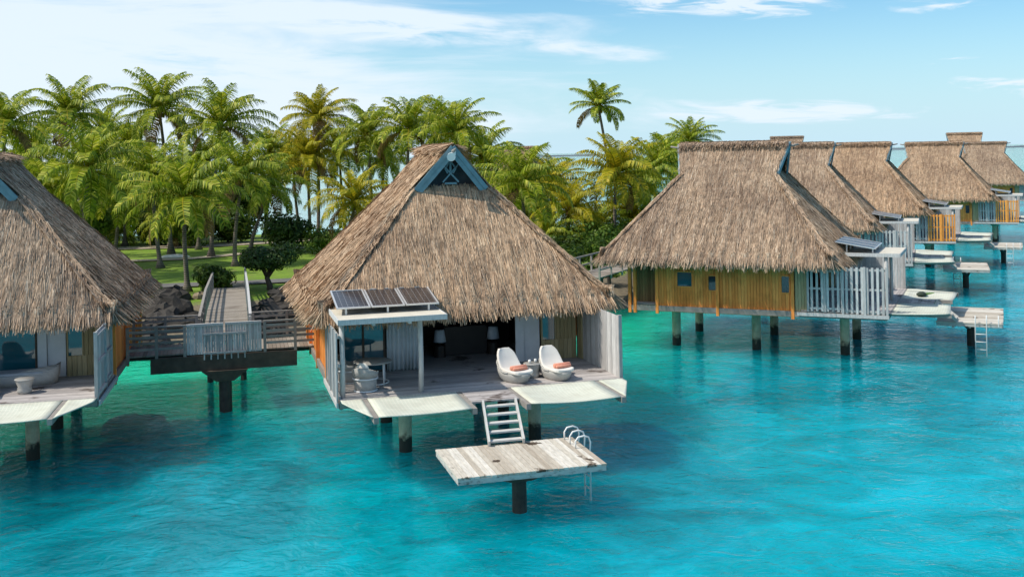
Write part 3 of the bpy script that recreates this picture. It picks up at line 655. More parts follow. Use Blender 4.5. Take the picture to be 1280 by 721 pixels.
    for i in range(3):
        x0 = -4.50 + i * 1.08; x1 = x0 + 1.05; y0, z0 = V(7.0), 4.93; y1, z1 = V(5.1), 5.25
        d = Vector((0, y1 - y0, z1 - z0)).normalized(); nn = d.cross(Vector((-1, 0, 0))); nn = nn if nn.z > 0 else -nn
        fr = MB(); Pq = lambda x, t_, o: tuple(Vector((x, y0, z0)) + d * t_ + nn * o); L = math.hypot(y1 - y0, z1 - z0)
        for (xa, xb, ta, tb) in ((x0, x1, 0, .05), (x0, x1, L - .05, L), (x0, x0 + .05, .05, L - .05), (x1 - .05, x1, .05, L - .05)):
            fr.add([Pq(xa, ta, 0), Pq(xb, ta, 0), Pq(xb, tb, 0), Pq(xa, tb, 0), Pq(xa, ta, .045), Pq(xb, ta, .045), Pq(xb, tb, .045), Pq(xa, tb, .045)], [(0, 3, 2, 1), (4, 5, 6, 7), (0, 1, 5, 4), (1, 2, 6, 5), (2, 3, 7, 6), (3, 0, 4, 7)])
        sp_ = fr.build('solar_panel', [M['solar_frame'], M['solar']], ca)
        g = MB(); g.add([Pq(x0 + .05, .05, .03), Pq(x1 - .05, .05, .03), Pq(x1 - .05, L - .05, .03), Pq(x0 + .05, L - .05, .03), Pq(x0 + .05, .05, .01), Pq(x1 - .05, .05, .01), Pq(x1 - .05, L - .05, .01), Pq(x0 + .05, L - .05, .01)], [(0, 1, 2, 3), (7, 6, 5, 4)])
        # joined to the frame object as its glazed face
        me = sp_.data; vv = [tuple(q.co) for q in me.vertices] + g.v; ff = [tuple(p.vertices) for p in me.polygons]; k = len(me.vertices); nf = len(ff); ff += [tuple(i_ + k for i_ in q) for q in g.f]
        m2 = bpy.data.meshes.new('solar_panel'); m2.from_pydata(vv, [], ff); m2.materials.append(M['solar_frame']); m2.materials.append(M['solar'])
        m2.polygons.foreach_set('material_index', [0] * nf + [1] * len(g.f)); sp_.data = m2; bpy.data.meshes.remove(me)
    c = MB()
    for x in (-4.2, -2.9, -1.6): c.box(x - .03, x + .03, V(6.9), V(6.84), 4.74, 4.93); c.box(x - .03, x + .03, V(5.75), V(5.69), 4.74, 5.11)
    c.build('panel_rack', M['solar_frame'], ca)
    for u in (-2.0, -4.42):
        p = MB(); p.tube([(u, V(7.45), ZD), (u + .02, V(7.46), 3.4), (u, V(7.45), 4.64)], [0.085, 0.075, 0.08], 10); p.build('post', M['grey_wood'], root, True)
    # terrace front edge: landing, net beams, hammock nets, edge rope
    l = MB(); hplanks(l, -0.84, 0.62, V(9.35), V(DF + 0.06), 2.262, ZD - .003, 0.14, 'x'); l.box(-.8, -.72, V(9.3), V(DF + .06), 2.05, 2.255); l.box(.5, .58, V(9.3), V(DF + .06), 2.05, 2.255); l.build('landing', M['deck_wood'], root)
    for u in (-3.80, -0.92, 0.70, 3.62):
        p = MB(); p.box(u - .07, u + .07, V(DF + .06), V(10.25 if abs(u) > 1 else 10.1), 2.12, 2.29); p.build('net_beam', M['rail_wood'], root)
    def net(poly, sag, name='net'):
        n = 10; b = MB(); A, B, C_, D = [Vector((u, V(v), ZD - .03)) for u, v in poly]; vs = []
        for j in range(n + 1):
            for i in range(n + 1):
                p = A.lerp(B, i / n).lerp(D.lerp(C_, i / n), j / n); p.z -= sag * math.sin(math.pi * i / n) * (0.35 + 0.65 * math.sin(math.pi * min(1, j / n * 1.0))) * min(1, j / 2)
                vs.append(p)
        fs = [(j * (n + 1) + i, j * (n + 1) + i + 1, (j + 1) * (n + 1) + i + 1, (j + 1) * (n + 1) + i) for j in range(n) for i in range(n)]
        b.add(vs, fs); o_ = b.build(name, M['net'], root, True)
        sm = o_.modifiers.new('thickness', 'SOLIDIFY'); sm.thickness = 0.03
        return o_
    net([(-3.72, DF + .07), (-1.0, DF + .07), (-1.0, 10.1), (-3.72, 10.2)], 0.10)
    net([(0.78, DF + .07), (3.54, DF + .07), (3.54, 10.2), (0.78, 10.1)], 0.16)
    net([(-4.52, DF + .07), (-3.88, DF + .07), (-3.88, 10.2), (-4.52, DF + .4)], 0.03)
    net([(3.70, DF + .07), (4.52, DF + .07), (4.52, DF + .5), (3.70, 10.2)], 0.03)
    r_ = MB()
    pts_ = [(-DW + 2 * DW * i / 90, V(DF + 0.075 + 0.018 * (i % 2)), ZD - 0.01) for i in range(91)]
    r_.tube(pts_, 0.028, 5); r_.build('edge_rope', M['rope'], root)
    return root

def make_stairs():
    root = empty('boarding_stairs')
    a = Vector((0.05, V(9.38), ZD - .05)); c = Vector((-0.26, V(11.32), 1.50))
    for s in (-1, 1):
        b = MB(); b.bar(a + Vector((s * .50, 0, 0.02)), c + Vector((s * .50, 0, 0.06)), 0.06, 0.16); b.build('stringer', M['stair_wood'], root)
    for i in range(5):
        p = a.lerp(c, (i + 0.5) / 5); b = MB(); b.box(p.x - .46, p.x + .46, p.y - .11, p.y + .11, p.z - .02, p.z + .025); b.build('tread', M['stair_wood'], root)
    return root
PU, PV, PZ = -0.31, 12.5, 1.48
def make_platform():
    root = empty('swim_platform')
    hw, hl = 2.0, 1.43
    b = MB(); hplanks(b, -hw, hw, -hl, hl, PZ - .05, PZ, 0.15, 'y', 0.014); b.build('platform_deck', M['pale_plank'], root)
    b = MB(); b.box(-hw + .02, hw - .02, -hl + .02, -hl + .08, PZ - .18, PZ - .055); b.box(-hw + .02, hw - .02, hl - .08, hl - .02, PZ - .18, PZ - .055)
    b.box(-hw + .02, -hw + .08, -hl + .085, hl - .085, PZ - .18, PZ - .055); b.box(hw - .08, hw - .02, -hl + .085, hl - .085, PZ - .18, PZ - .055)
    for y in (-.7, 0, .7): b.box(-hw + .09, hw - .09, y - .06, y + .06, PZ - .26, PZ - .055)
    b.build('platform_frame', M['peeled'], root)
    b = MB(); b.add([(-1.5, -.25, PZ - .27), (1.5, -.25, PZ - .27), (1.5, .25, PZ - .27), (-1.5, .25, PZ - .27), (-.3, -.2, PZ - .62), (.3, -.2, PZ - .62), (.3, .2, PZ - .62), (-.3, .2, PZ - .62)],
             [(0, 1, 2, 3), (7, 6, 5, 4), (0, 4, 5, 1), (1, 5, 6, 2), (2, 6, 7, 3), (3, 7, 4, 0)]); b.build('bracket', M['dark_beam'], root)
    b = MB(); b.tube([(0, 0, -3.2), (0, 0, PZ - .6)], 0.20, 14); b.build('pile', M['pile_dark'], root)
    b = MB(); x = hw + .05
    for y, top in ((0.25, .32), (0.72, .36), (1.22, .36)):
        low = -1.0 if y < 1 else PZ - .15
        b.tube([(hw - .30, y, PZ), (hw - .30, y, PZ + top * .6), (hw - .22, y, PZ + top * .92), (hw - .05, y, PZ + top), (x + .04, y, PZ + top * .85), (x + .09, y, PZ + top * .4), (x + .07, y, PZ - .1), (x + .07, y, low)], 0.024, 7)
    for z in (-.75, -.4, -.05, .3, .65, 1.0): b.tube([(x + .07, .25, z), (x + .07, .72, z)], 0.022, 6)
    b.build('ladder', M['white_paint'], root, True)
    return root

VILLAS = [  # x, y, turn, canopy shift along the width, label
    (-3.02, 41.2, 0.27, 0.0, 'thatched overwater villa in the centre, its open terrace with loungers facing the camera'),
    (-19.15, 40.13, 0.22, 0.0, 'thatched overwater villa cut off by the left edge, with bluish screen on its right'),
    (11.17, 54.56, 1.144, 1.9, 'nearest of the side-on villas on the right, long yellow plank wall under its thatch'),
    (19.5, 75.0, 1.20, 1.9, 'second side-on thatched villa from the front of the right row, its wall hidden'),
    (28.8, 90.3, 1.14, 1.9, 'third villa of the right row, with an orange front screen beside its net'),
    (42.7, 109.4, 1.12, 1.9, 'fourth villa of the right row, roof whole against the sky, orange screen'),
    (65.2, 149.0, 1.12, 1.9, 'farthest thatched villa at the right edge of the photo'),
]
proto = make_villa(); st0 = make_stairs(); pl0 = make_platform()
villas = []
PLAT = [(PU, PV, 1.0, 0), None, (1.9, 10.85, 1.30, 1), (1.9, 10.95, 1.2, 0), (1.9, 11.0, 1.2, 1), None, None]
PLAB = ['weathered plank swim platform in front of the central villa, hoop ladder at its corner', None,
        'pale swim platform nearest the front on the right, with white ladder on its near side', 'middle pale swim platform on the right, two white ladder posts behind it',
        'farthest pale swim platform on the right, ladder facing the camera']
SLAB = ['grey wooden stairs from the central terrace down to its swim platform', None, 'steep stairs down to the nearest right-hand platform', 'steep stairs down to the middle right-hand platform', 'steep stairs down to the farthest right-hand platform']
for i, (x, y, t_, cs, lab) in enumerate(VILLAS):
    o = proto if i == 0 else copy_tree(proto)
    o.location = (x, y, 0); o.rotation_euler = (0, 0, t_); tag(o, lab, 'villa', 'thatched villas on stilts over the lagoon'); villas.append(o)
    for c in child(o, 'canopy') : c.location.x += cs
    for c in child(o, 'post'): c.location.x += cs
    if i in (4, 5):
        for c in child(o, 'front_screen')[:1]:
            c.data = c.data.copy(); c.data.materials.clear(); c.data.materials.append(M['orange_wood']); c['label'] = 'orange wooden front screen'
    if i == 1:
        g_ = MB(); v = 3.85
        for q in (-1.2, .42, 2.03): g_.box(q - .035, q + .035, V(v - .05), V(v + .05), ZD, 4.5)
        g_.box(-1.165, 1.99, V(v - .045), V(v + .045), 4.42, 4.5); do2 = g_.build('sliding_door', M['dark_beam'], o)
        for x0, x1 in ((-1.165, .385), (.455, 1.995)):
            g_ = MB(); g_.box(x0, x1, V(v - .012), V(v + .012), ZD + .01, 4.42); g_.build('pane', M['glass'], do2)
    if PLAT[i]:
        pu, pv, sc_, lad = PLAT[i]
        rot = Matrix.Rotation(t_, 4, 'Z'); w = Vector((x, y, 0)) + rot @ Vector((pu, V(pv), 0))
        p = pl0 if i == 0 else copy_tree(pl0); p.location = w; p.rotation_euler = (0, 0, t_)
        tag(p, PLAB[i], 'swim platform', 'swim platforms below the villas')
        if i:
            for c in child(p, 'platform_deck') + child(p, 'platform_frame') + child(p, 'bracket'): c.scale = (sc_, 1.0, 1)
            for c in child(p, 'ladder'):
                c.location.x = (sc_ - 1) * 2.0 * (-1 if lad else 1)
                if lad: c.rotation_euler.z = math.pi
        s = st0 if i == 0 else copy_tree(st0); s.location = Vector((x, y, 0)) + rot @ Vector((-0.06, 0 if i == 0 else V(9.38 * .5), 0)); s.scale = (1, 1 if i == 0 else .5, 1); s.rotation_euler = (0, 0, t_)
        tag(s, SLAB[i], 'stairs', 'stairs from terraces to platforms')

r0 = child(villas[0], 'roof')[0]; r0.location.x = .17; r0.scale.x = .985
r1 = child(villas[1], 'roof')[0]; r1.scale.x = .95; r1.location.x = -.06
def place(o, i, u, v, z=ZD, rz=0.0):
    x, y, t_ = VILLAS[i][:3]; o.location = Vector((x, y, z)) + Matrix.Rotation(t_, 3, 'Z') @ Vector((u, V(v), 0)); o.rotation_euler = (0, 0, t_ + rz); return o

# ------------------------------------------------------------------ furniture
def make_lounger():
    root = empty('wicker_lounger')
    n = 28
    def outline(k, r=1.0):
        a = 2 * math.pi * k / n; return 0.50 * r * math.cos(a), 0.88 * r * math.sin(a)
    b = MB(); prof = [(0.74, 0.0), (0.86, 0.08), (0.97, 0.24), (1.0, 0.36)]; vs = []
    for r, z in prof:
        for k in range(n):
            x, y = outline(k, r); bk = max(0, y - 0.1); vs.append((x, y, z + (bk * 0.22 * (z / 0.36))))
    fs = [(i * n + k, i * n + (k + 1) % n, (i + 1) * n + (k + 1) % n, (i + 1) * n + k) for i in range(3) for k in range(n)]
    fs.append(tuple(range(n))[::-1]); fs.append(tuple(3 * n + k for k in range(n))); b.add(vs, fs); b.build('wicker_base', M['wicker'], root, True)
    b = MB(); b.tube([(0.49 * math.cos(a), 0.88 * math.sin(a), 0.37 + max(0, 0.88 * math.sin(a)) * 0.4) for a in np.linspace(-0.35, math.pi + 0.35, 24)], 0.035, 8); b.build('rim', M['wicker'], root, True)
    # one-piece cushion: flat seat that curves up into a rounded back
    rows = [(-0.80, 0.43, 0.30), (-0.70, 0.45, 0.40), (-0.4, 0.45, 0.44), (-0.05, 0.45, 0.45), (0.15, 0.48, 0.45), (0.30, 0.60, 0.44), (0.44, 0.78, 0.42), (0.56, 0.98, 0.36), (0.64, 1.09, 0.28), (0.68, 1.15, 0.19)]
    b = MB(); vs = []; m_ = 10
    for (y, z, hw) in rows:
        for i in range(m_ + 1):
            t_ = -1 + 2 * i / m_; vs.append((hw * t_, y - (0.07 * t_ * t_ if y > .2 else 0), z + (0.03 * t_ * t_ if y < .2 else -.02 * t_ * t_)))
    b.add(vs, [(j * (m_ + 1) + i, j * (m_ + 1) + i + 1, (j + 1) * (m_ + 1) + i + 1, (j + 1) * (m_ + 1) + i) for j in range(len(rows) - 1) for i in range(m_)])
    c = b.build('cushion', M['cushion'], root, True); s = c.modifiers.new('thick', 'SOLIDIFY'); s.thickness = 0.11; s.offset = -1
    bv = c.modifiers.new('round', 'BEVEL'); bv.width = 0.03; bv.segments = 2
    return root
def scale_tree(o, k):
    o.scale = (k, k, k)
def make_towel():
    b = MB(); n = 16
    b.tube([(-0.30, 0, 0.075), (-.28, 0, 0.075), (.28, 0, 0.075), (.30, 0, 0.075)], [0.05, 0.075, 0.075, 0.05], 12)
    b.tube([(-0.27, -.10, 0.05), (-.25, -.10, 0.05), (.26, -.09, 0.05), (.28, -.09, 0.05)], [0.03, 0.05, 0.05, 0.03], 10)
    return b.build('rolled_towel', M['towel'], None, True)
lg = make_lounger(); lg2 = copy_tree(lg); lg3 = copy_tree(lg)
fl = MB(); fl.tube([(-.10, V(2.86), 9.62), (-.12, V(3.04), 9.58), (-.14, V(3.16), 9.54)], [.06, .13, .16], 10); fl.box(-.06, .10, V(2.86), V(2.80), 9.60, 9.78); fl.build('floodlight', M['white_paint'], child(proto, 'roof')[0])
G = 'white wicker loungers on the terraces'
for q in (lg, lg2, lg3): scale_tree(q, .86)
place(lg, 0, 1.14, 6.90, rz=0.30); tag(lg, 'left of the two white cushioned wicker loungers facing the lagoon on the central terrace', 'lounger', G)
place(lg2, 0, 2.52, 7.0, rz=0.20); tag(lg2, 'right of the two white wicker loungers on the central terrace, nearer the grey screen', 'lounger', G)
place(lg3, 1, 0.85, 6.55, rz=0.2); tag(lg3, 'wicker lounger cut by the left edge of the photo beside a small round stool', 'lounger', G)
for k, (u, v, r_) in enumerate(((1.14, 7.23, .3), (2.57, 7.33, .2))):
    t_ = make_towel(); place(t_, 0, u + .07, v - 0.02, ZD + .40, r_); tag(t_, ('orange rolled towel on the left lounger seat', 'orange rolled towel on the right lounger seat')[k], 'towel', 'orange towels on the loungers')
def make_stool(name):
    root = empty(name); b = MB(); b.lathe([(0.20, 0), (0.23, 0.10), (0.20, 0.22), (0.27, 0.40), (0.28, 0.43)], 20); b.build('wicker_base', M['wicker'], root, True)
    b = MB(); b.lathe([(0.29, 0.432), (0.30, 0.45), (0.29, 0.47)], 20); b.build('top', M['wicker'], root, True); return root
s1 = make_stool('side_table'); place(s1, 0, 1.86, 6.6); tag(s1, 'round wicker side table between the two white loungers', 'side table')
s2 = copy_tree(s1); s2.name = 'stool'; place(s2, 1, 2.15, 6.32); tag(s2, 'small round wicker stool on the left villa deck', 'stool')
for k, (u, v) in enumerate(((1.75, 6.65), (1.97, 6.57))):
    b = MB(); b.lathe([(0.02, 0), (0.045, .01), (0.05, 0.07), (0.045, 0.11), (0.02, 0.115)], 12); g_ = b.build('cup', M['white_paint'], None, True); place(g_, 0, u, v, ZD + .471)
    tag(g_, ('white cup on the side table, nearer the left lounger', 'white cup on the side table, nearer the right lounger')[k], 'cup', 'cups on the side table')
def make_armchair():
    root = empty('wicker_armchair'); n = 24
    b = MB(); vs = []; prof = [(0.34, 0.0), (0.35, 0.20), (0.38, 0.42)]
    b.lathe(prof, n, tops=True); b.build('wicker_base', M['wicker'], root, True)
    b = MB(); ang = np.linspace(-0.45, math.pi + 0.45, 19); vs = []
    for a_ in ang:
        bk = max(0, math.sin(a_)); top_ = 0.60 + 0.16 * bk
        for (r, z) in ((0.38, 0.42), (0.42, top_), (0.38, top_ + .02), (0.33, 0.44)): vs.append((r * math.cos(a_), r * math.sin(a_), z))
    k = len(ang); fs = [(i * 4 + j, (i + 1) * 4 + j, (i + 1) * 4 + (j + 1) % 4, i * 4 + (j + 1) % 4) for i in range(k - 1) for j in range(4)] + [(0, 1, 2, 3), ((k - 1) * 4 + 3, (k - 1) * 4 + 2, (k - 1) * 4 + 1, (k - 1) * 4)]
    b.add(vs, fs); b.build('backrest', M['wicker'], root, True)
    b = MB(); b.tube([(.385 * math.cos(q), .385 * math.sin(q), .41) for q in np.linspace(0, 2 * math.pi, 25)], .025, 6); b.tube([(.355 * math.cos(q), .355 * math.sin(q), .03) for q in np.linspace(0, 2 * math.pi, 25)], .025, 6); b.build('band', M['linen'], root, True)
    b = MB(); b.lathe([(0.14, .52), (.19, .58), (.17, .80), (.08, .90)], 12, (0, .20, 0), 1.2, .5); b.build('back_cushion', M['cushion'], root, True)
    b = MB(); b.lathe([(0.2, 0.43), (0.31, 0.44), (0.32, 0.50), (0.28, 0.53)], n); b.build('seat_cushion', M['cushion'], root, True); return root
ac = make_armchair(); ac2 = copy_tree(ac); G = 'wicker armchairs at the terrace table'
place(ac, 0, -3.62, 6.70, rz=2.6); tag(ac, 'wicker armchair under the solar canopy, its back to the camera', 'armchair', G)
place(ac2, 0, -3.95, 5.25, rz=1.5); tag(ac2, 'wicker armchair behind the round table, half hidden by the other armchair', 'armchair', G)
tb = empty('dining_table'); b = MB(); b.lathe([(0.60, 0.70), (0.62, 0.715), (0.62, 0.74), (0.60, 0.75)], 28); b.build('tabletop', M['wicker'], tb, True)
for a_ in (0.6, 2.2, 3.8, 5.3):
    b = MB(); b.tube([(.52 * math.cos(a_), .52 * math.sin(a_), 0), (.50 * math.cos(a_), .50 * math.sin(a_), .70)], 0.025, 8); b.build('leg', M['white_paint'], tb, True)
b = MB(); b.tube([(.51 * math.cos(q), .51 * math.sin(q), .06) for q in np.linspace(0, 2 * math.pi, 25)], .018, 6); b.build('foot_ring', M['white_paint'], tb, True)
place(tb, 0, -3.25, 5.75); tag(tb, 'round pale table with slim white legs on the central terrace', 'table')
def curtain(u0, u1, v, i, label):
    b = MB(); n = 48; vs = []
    for z in (ZD + .03, 3.3, 4.5):
        for k in range(n + 1):
            t_ = k / n; vs.append((u0 + (u1 - u0) * t_, V(v) + 0.055 * math.sin(t_ * 2 * math.pi * 8 + math.sin(t_ * 9)), z + (0.02 * math.sin(t_ * 60) if z < 2.5 else 0)))
    b.add(vs, [(j * (n + 1) + k, j * (n + 1) + k + 1, (j + 1) * (n + 1) + k + 1, (j + 1) * (n + 1) + k) for j in range(2) for k in range(n)])
    o = b.build('curtain', M['linen'], None, True); m_ = o.modifiers.new('thick', 'SOLIDIFY'); m_.thickness = 0.01
    x, y, t_ = VILLAS[i][:3]; o.location = (x, y, 0); o.rotation_euler = (0, 0, t_); tag(o, label, 'curtain')
curtain(-2.5, -1.38, 3.95, 0, 'pale blue-grey curtain hanging in folds beside the glass door of the central villa')
# bed seen through the open bay of the central villa
bd = empty('bed'); b = MB(); b.box(-.80, .80, -.1, .0, 0, 1.05); bevel(b.build('headboard', M['headboard'], bd))
b = MB(); b.box(-.8, .8, -2.1, -.12, 0.0, .32); bevel(b.build('bed_base', M['headboard'], bd)); b = MB(); b.box(-.78, .78, -2.08, -.13, .325, .52); bevel(b.build('mattress', M['grey_sofa'], bd), .05, 3)
for s in (-1, 1):
    b = MB(); b.box(s * .38 - .3, s * .38 + .3, -.55, -.2, .525, .65); bevel(b.build('pillow', M['linen'], bd), .06, 3)
place(bd, 0, 0.72, 1.9, rz=math.pi); tag(bd, 'bed behind a tall dark headboard inside the open bay of the central villa', 'bed')
for k, u in enumerate((-0.28, 1.72)):
    lm = empty('bedside_lamp'); b = MB(); b.lathe([(0.22, 0), (.22, .02), (.2, .42), (.03, .44), (.025, .55)], 12); b.build('stand', M['headboard'], lm)
    b = MB(); b.lathe([(0.23, 0.55), (.17, 0.98)], 18); b.build('lamp_shade', M['lampshade'], lm, True)
    place(lm, 0, u, 2.0); tag(lm, ('pale bedside lamp left of the bed inside the central villa', 'pale bedside lamp right of the bed inside the central villa')[k], 'lamp', 'bedside lamps')
sf = empty('wicker_daybed'); b = MB(); n = 24; vs = []
prof = [(0.90, 0.0), (0.97, 0.15), (1.0, 0.33)]
for r, z in prof:
    for k in range(n):
        a_ = 2 * math.pi * k / n; x = 1.12 * r * math.copysign(abs(math.cos(a_)) ** .6, math.cos(a_)); y = .46 * r * math.copysign(abs(math.sin(a_)) ** .6, math.sin(a_)); vs.append((x, y, z + max(0, x - .4) ** 1.6 * .55 * (z / .33)))
b.add(vs, [(i * n + k, i * n + (k + 1) % n, (i + 1) * n + (k + 1) % n, (i + 1) * n + k) for i in range(2) for k in range(n)] + [tuple(range(n))[::-1], tuple(2 * n + k for k in range(n))]); b.build('wicker_base', M['wicker'], sf, True)
b = MB(); b.box(-1.05, .62, -.40, .40, .345, .45); bevel(b.build('seat_cushion', M['grey_sofa'], sf), .04, 3)
place(sf, 1, 1.85, 4.85, rz=0.08); tag(sf, 'long wicker daybed with grey cushion against the glass of the left villa', 'daybed')
# bundle on the net of the second villa
bn = empty('snorkel_bundle'); b = MB(); b.lathe([(0.05, 0), (.2, .05), (.22, .14), (.1, .22)], 10, sx_=1.3); b.build('dark_bag', M['dark_bundle'], bn, True); b = MB(); b.tube([(.2, 0, .06), (.5, .1, .06), (.9, .0, .05), (1.2, .1, .05)], [.09, .07, .06, .03], 8); b.build('green_strap', M['green_bundle'], bn, True)
place(bn, 2, 2.6, 8.6, ZD - .12, rz=-.6); tag(bn, 'small dark and green bundle lying on the net of the nearest right-hand villa', 'bundle')

# ------------------------------------------------------------------ boardwalk between the villas, jetty to the island
JA = 0.25
def jl(u, v): return Vector((-11.1, 41.2, 0)) + Matrix.Rotation(JA, 3, 'Z') @ Vector((u, v, 0))
bw = empty('boardwalk', (-11.1, 41.2, 0), JA)
b = MB(); hplanks(b, -3.6, 3.9, 0.1, 2.5, 2.26, 2.31, .15, 'y'); b.build('deck', M['walk_wood'], bw)
b = MB(); b.box(-2.7, 2.7, -.05, .22, 1.62, 2.2); b.box(-2.7, 2.7, 1.9, 2.2, 1.7, 2.2); b.box(-3.7, 4.0, .9, 1.1, 2.0, 2.25); b.build('beam', M['dark_beam'], bw)
b = MB(); b.add([(-.85, -.2, 1.62), (.85, -.2, 1.62), (.85, .6, 1.62), (-.85, .6, 1.62), (-.33, -.1, 1.2), (.33, -.1, 1.2), (.33, .5, 1.2), (-.33, .5, 1.2)], [(0, 1, 2, 3), (7, 6, 5, 4), (0, 4, 5, 1), (1, 5, 6, 2), (2, 6, 7, 3), (3, 7, 4, 0)]); b.build('bracket', M['dark_beam'], bw)
b = MB(); b.tube([(0, .2, -3.2), (0, .2, 1.3)], .24, 14); b.build('pile', M['pile_dark'], bw)
def railing(b, x0, x1, y, rails=(2.55, 2.78, 3.0, 3.22), step=1.5, topw=.12):
    n = max(1, round(abs(x1 - x0) / step))
    for i in range(n + 1): x = x0 + (x1 - x0) * i / n; b.box(x - .055, x + .055, y - .055, y + .055, 2.05, 3.36)
    for i in range(n):
        xa, xb = x0 + (x1 - x0) * i / n + .06, x0 + (x1 - x0) * (i + 1) / n - .06
        for z in rails: b.box(xa, xb, y - .025, y + .025, z - .045, z + .045)
    b.box(x0 - .05, x1 + .05, y - topw / 2, y + topw / 2, 3.362, 3.41)
for (x0, x1, y, st) in ((-3.5, -1.45, .02, 1.0), (1.5, 3.8, .02, 1.15), (-3.5, -1.1, 2.56, 1.2), (1.1, 3.8, 2.56, 1.3)):
    b = MB(); railing(b, x0, x1, y, step=st); b.build('railing', M['rail_wood'], bw)
b = MB()
for (x0, x1) in ((-1.38, -.03), (.03, 1.38)):
    b.box(x0, x1, -.10, .02, 3.33, 3.42); n = 14
    for i in range(n): xx = x0 + (x1 - x0) * (i + .5) / n; b.box(xx - .043, xx + .043, -.03, .0, 2.26, 3.325)
for xx in (-.75, -.5, -.25, 0, .25, .5, .75): b.bar((xx, -.075, 2.05), (xx * 0.95, -.075, 3.05), .05, .05)
b.bar((-.8, -.115, 3.02), (.8, -.115, 3.02), .05, .07); b.bar((-.8, -.115, 2.3), (.8, -.115, 2.3), .05, .07)
o = b.build('screen', M['grey_wood'], bw); o['label'] = 'pale bluish grey picket screen'
tag(bw, 'dark timber boardwalk on one pile linking the left and central villas', 'boardwalk')
jt = empty('jetty', (-11.1, 41.2, 0), JA)
def jz(y): return 2.30 if y < 12 else 2.30 - (y - 12) / 21.5 * 1.0
b = MB(); y = 2.64
while y < 33.4:
    z = jz(y); b.box(-.95 + rr.uniform(0, .02), .95 - rr.uniform(0, .02), y, y + .135, z - .05, z); y += .15
b.build('deck', M['walk_wood'], jt)
for s in (-1, 1):
    b = MB(); y = 2.7
    b.bar((s * 1.0, 2.7, 3.3), (s * 1.0, 12, 3.3), .11, .07); b.bar((s * 1.0, 12.03, 3.3), (s * 1.0, 33.3, jz(33.3) + .95), .11, .07)
    for z_ in (.35, .65): b.bar((s * 1.0, 2.7, 2.3 + z_), (s * 1.0, 12, 2.3 + z_), .04, .08); b.bar((s * 1.0, 12.03, 2.3 + z_), (s * 1.0, 33.3, jz(33.3) + z_), .04, .08)
    while y < 33.4: z = jz(y); b.box(s * 1.0 - .055, s * 1.0 + .055, y - .055, y + .055, z - .25, z + .92); y += 1.9
    b.build('railing', M['grey_wood'] if s > 0 else M['rail_wood'], jt)
for y in (6, 12, 18):
    for q in (-.7, .7): b = MB(); b.tube([(q, y, -2), (q, y, jz(y) - .06)], .13, 8); b.build('pile', M['pile_dark'], jt)
tag(jt, 'plank jetty with side rails running from the boardwalk to the island lawn', 'jetty')
# rear boardwalk glimpsed between the central villa and the right row
rb = empty('rear_boardwalk', (6.2, 67.5, 0), -0.45)
b = MB(); hplanks(b, -1.0, 1.0, -5, 14, 2.3, 2.36, .16, 'x'); b.build('deck', M['walk_wood'], rb)
for y in (-4, 1, 6, 11):
    for q in (-.7, .7): b = MB(); b.tube([(q, y, -2.5), (q, y, 2.28)], .14, 8); b.build('pile', M['pile_dark'], rb)
for s in (-1, 1):
    b = MB()
    for y in np.arange(-5, 14.1, 1.9): b.box(s * 1.0 - .05, s * 1.0 + .05, y - .05, y + .05, 2.1, 3.3)
    for z in (2.8, 3.32): b.bar((s * 1.0, -5, z), (s * 1.0, 14, z), .09, .08)
    b.build('railing', M['rail_wood'], rb)
tag(rb, 'pale plank walkway with rails glimpsed between the central and yellow-walled villas', 'boardwalk')

# ------------------------------------------------------------------ rocks on the shore, coral heads
def rock_mesh(seed, mat, smooth=True):
    r_ = random.Random(seed); b = MB(); n, k = 12, 7; vs = []
    ph = [r_.uniform(0, 6.28) for _ in range(8)]
    def rad(a, e): return 1 + .16 * math.sin(2 * a + ph[0]) + .12 * math.sin(3 * a + ph[1] + 2 * e) + .10 * math.sin(5 * a + ph[2]) * math.cos(2 * e + ph[3]) + .09 * math.sin(4 * e + ph[4] + 3 * a)
    for j in range(k + 1):
        e = -math.pi / 2 + math.pi * j / k
        for i in range(n): a = 2 * math.pi * i / n; r = rad(a, e); vs.append((r * math.cos(e) * math.cos(a), r * math.cos(e) * math.sin(a), .75 * r * math.sin(e)))
    b.add(vs, [(j * n + i, j * n + (i + 1) % n, (j + 1) * n + (i + 1) % n, (j + 1) * n + i) for j in range(k) for i in range(n)])
    return b.build('rock', mat, None, smooth)
rocks = [rock_mesh(20 + i, M['stone'], False) for i in range(4)]; rocks_p = [rock_mesh(40 + i, M['pale_stone'], False) for i in range(2)]
cnt = 0; rk = random.Random(5)
used = set()
for q in range(110):
    x = rk.uniform(-31, -2); d = rk.uniform(-1.2, 8.5); y = near_y(x) + d / .8
    p = Vector((x, y, 0)); lp = Matrix.Rotation(-JA, 3, 'Z') @ (p - Vector((-11.1, 41.2, 0)))
    if abs(lp.x) < 1.5 and lp.y < 34: continue
    pale = d > 6.2 and rk.random() < .75
    src = rk.choice(rocks_p if pale else rocks); o = src if src.name not in used else src.copy()
    if src.name in used: COL.objects.link(o)
    used.add(src.name)
    s = rk.uniform(.45, 1.25) * (.7 if pale else 1); o.location = (x, y, land_h(x, y) + s * .12); o.scale = (s * rk.uniform(.8, 1.3), s * rk.uniform(.8, 1.2), s * rk.uniform(.6, .95)); o.rotation_euler = (rk.uniform(-.3, .3), rk.uniform(-.3, .3), rk.uniform(0, 6.3))
    side = 'left' if lp.x < 0 else 'right'
    if pale: tag(o, 'pale sandy boulder at the lawn edge, %s of the jetty' % side, 'rock', 'pale boulders %s of the jetty' % side)
    else: tag(o, 'dark shore boulder piled below the lawn, %s of the jetty' % side, 'rock', 'dark boulders %s of the jetty' % side)
for o in rocks + rocks_p:
    if o.name not in used: bpy.data.objects.remove(o)
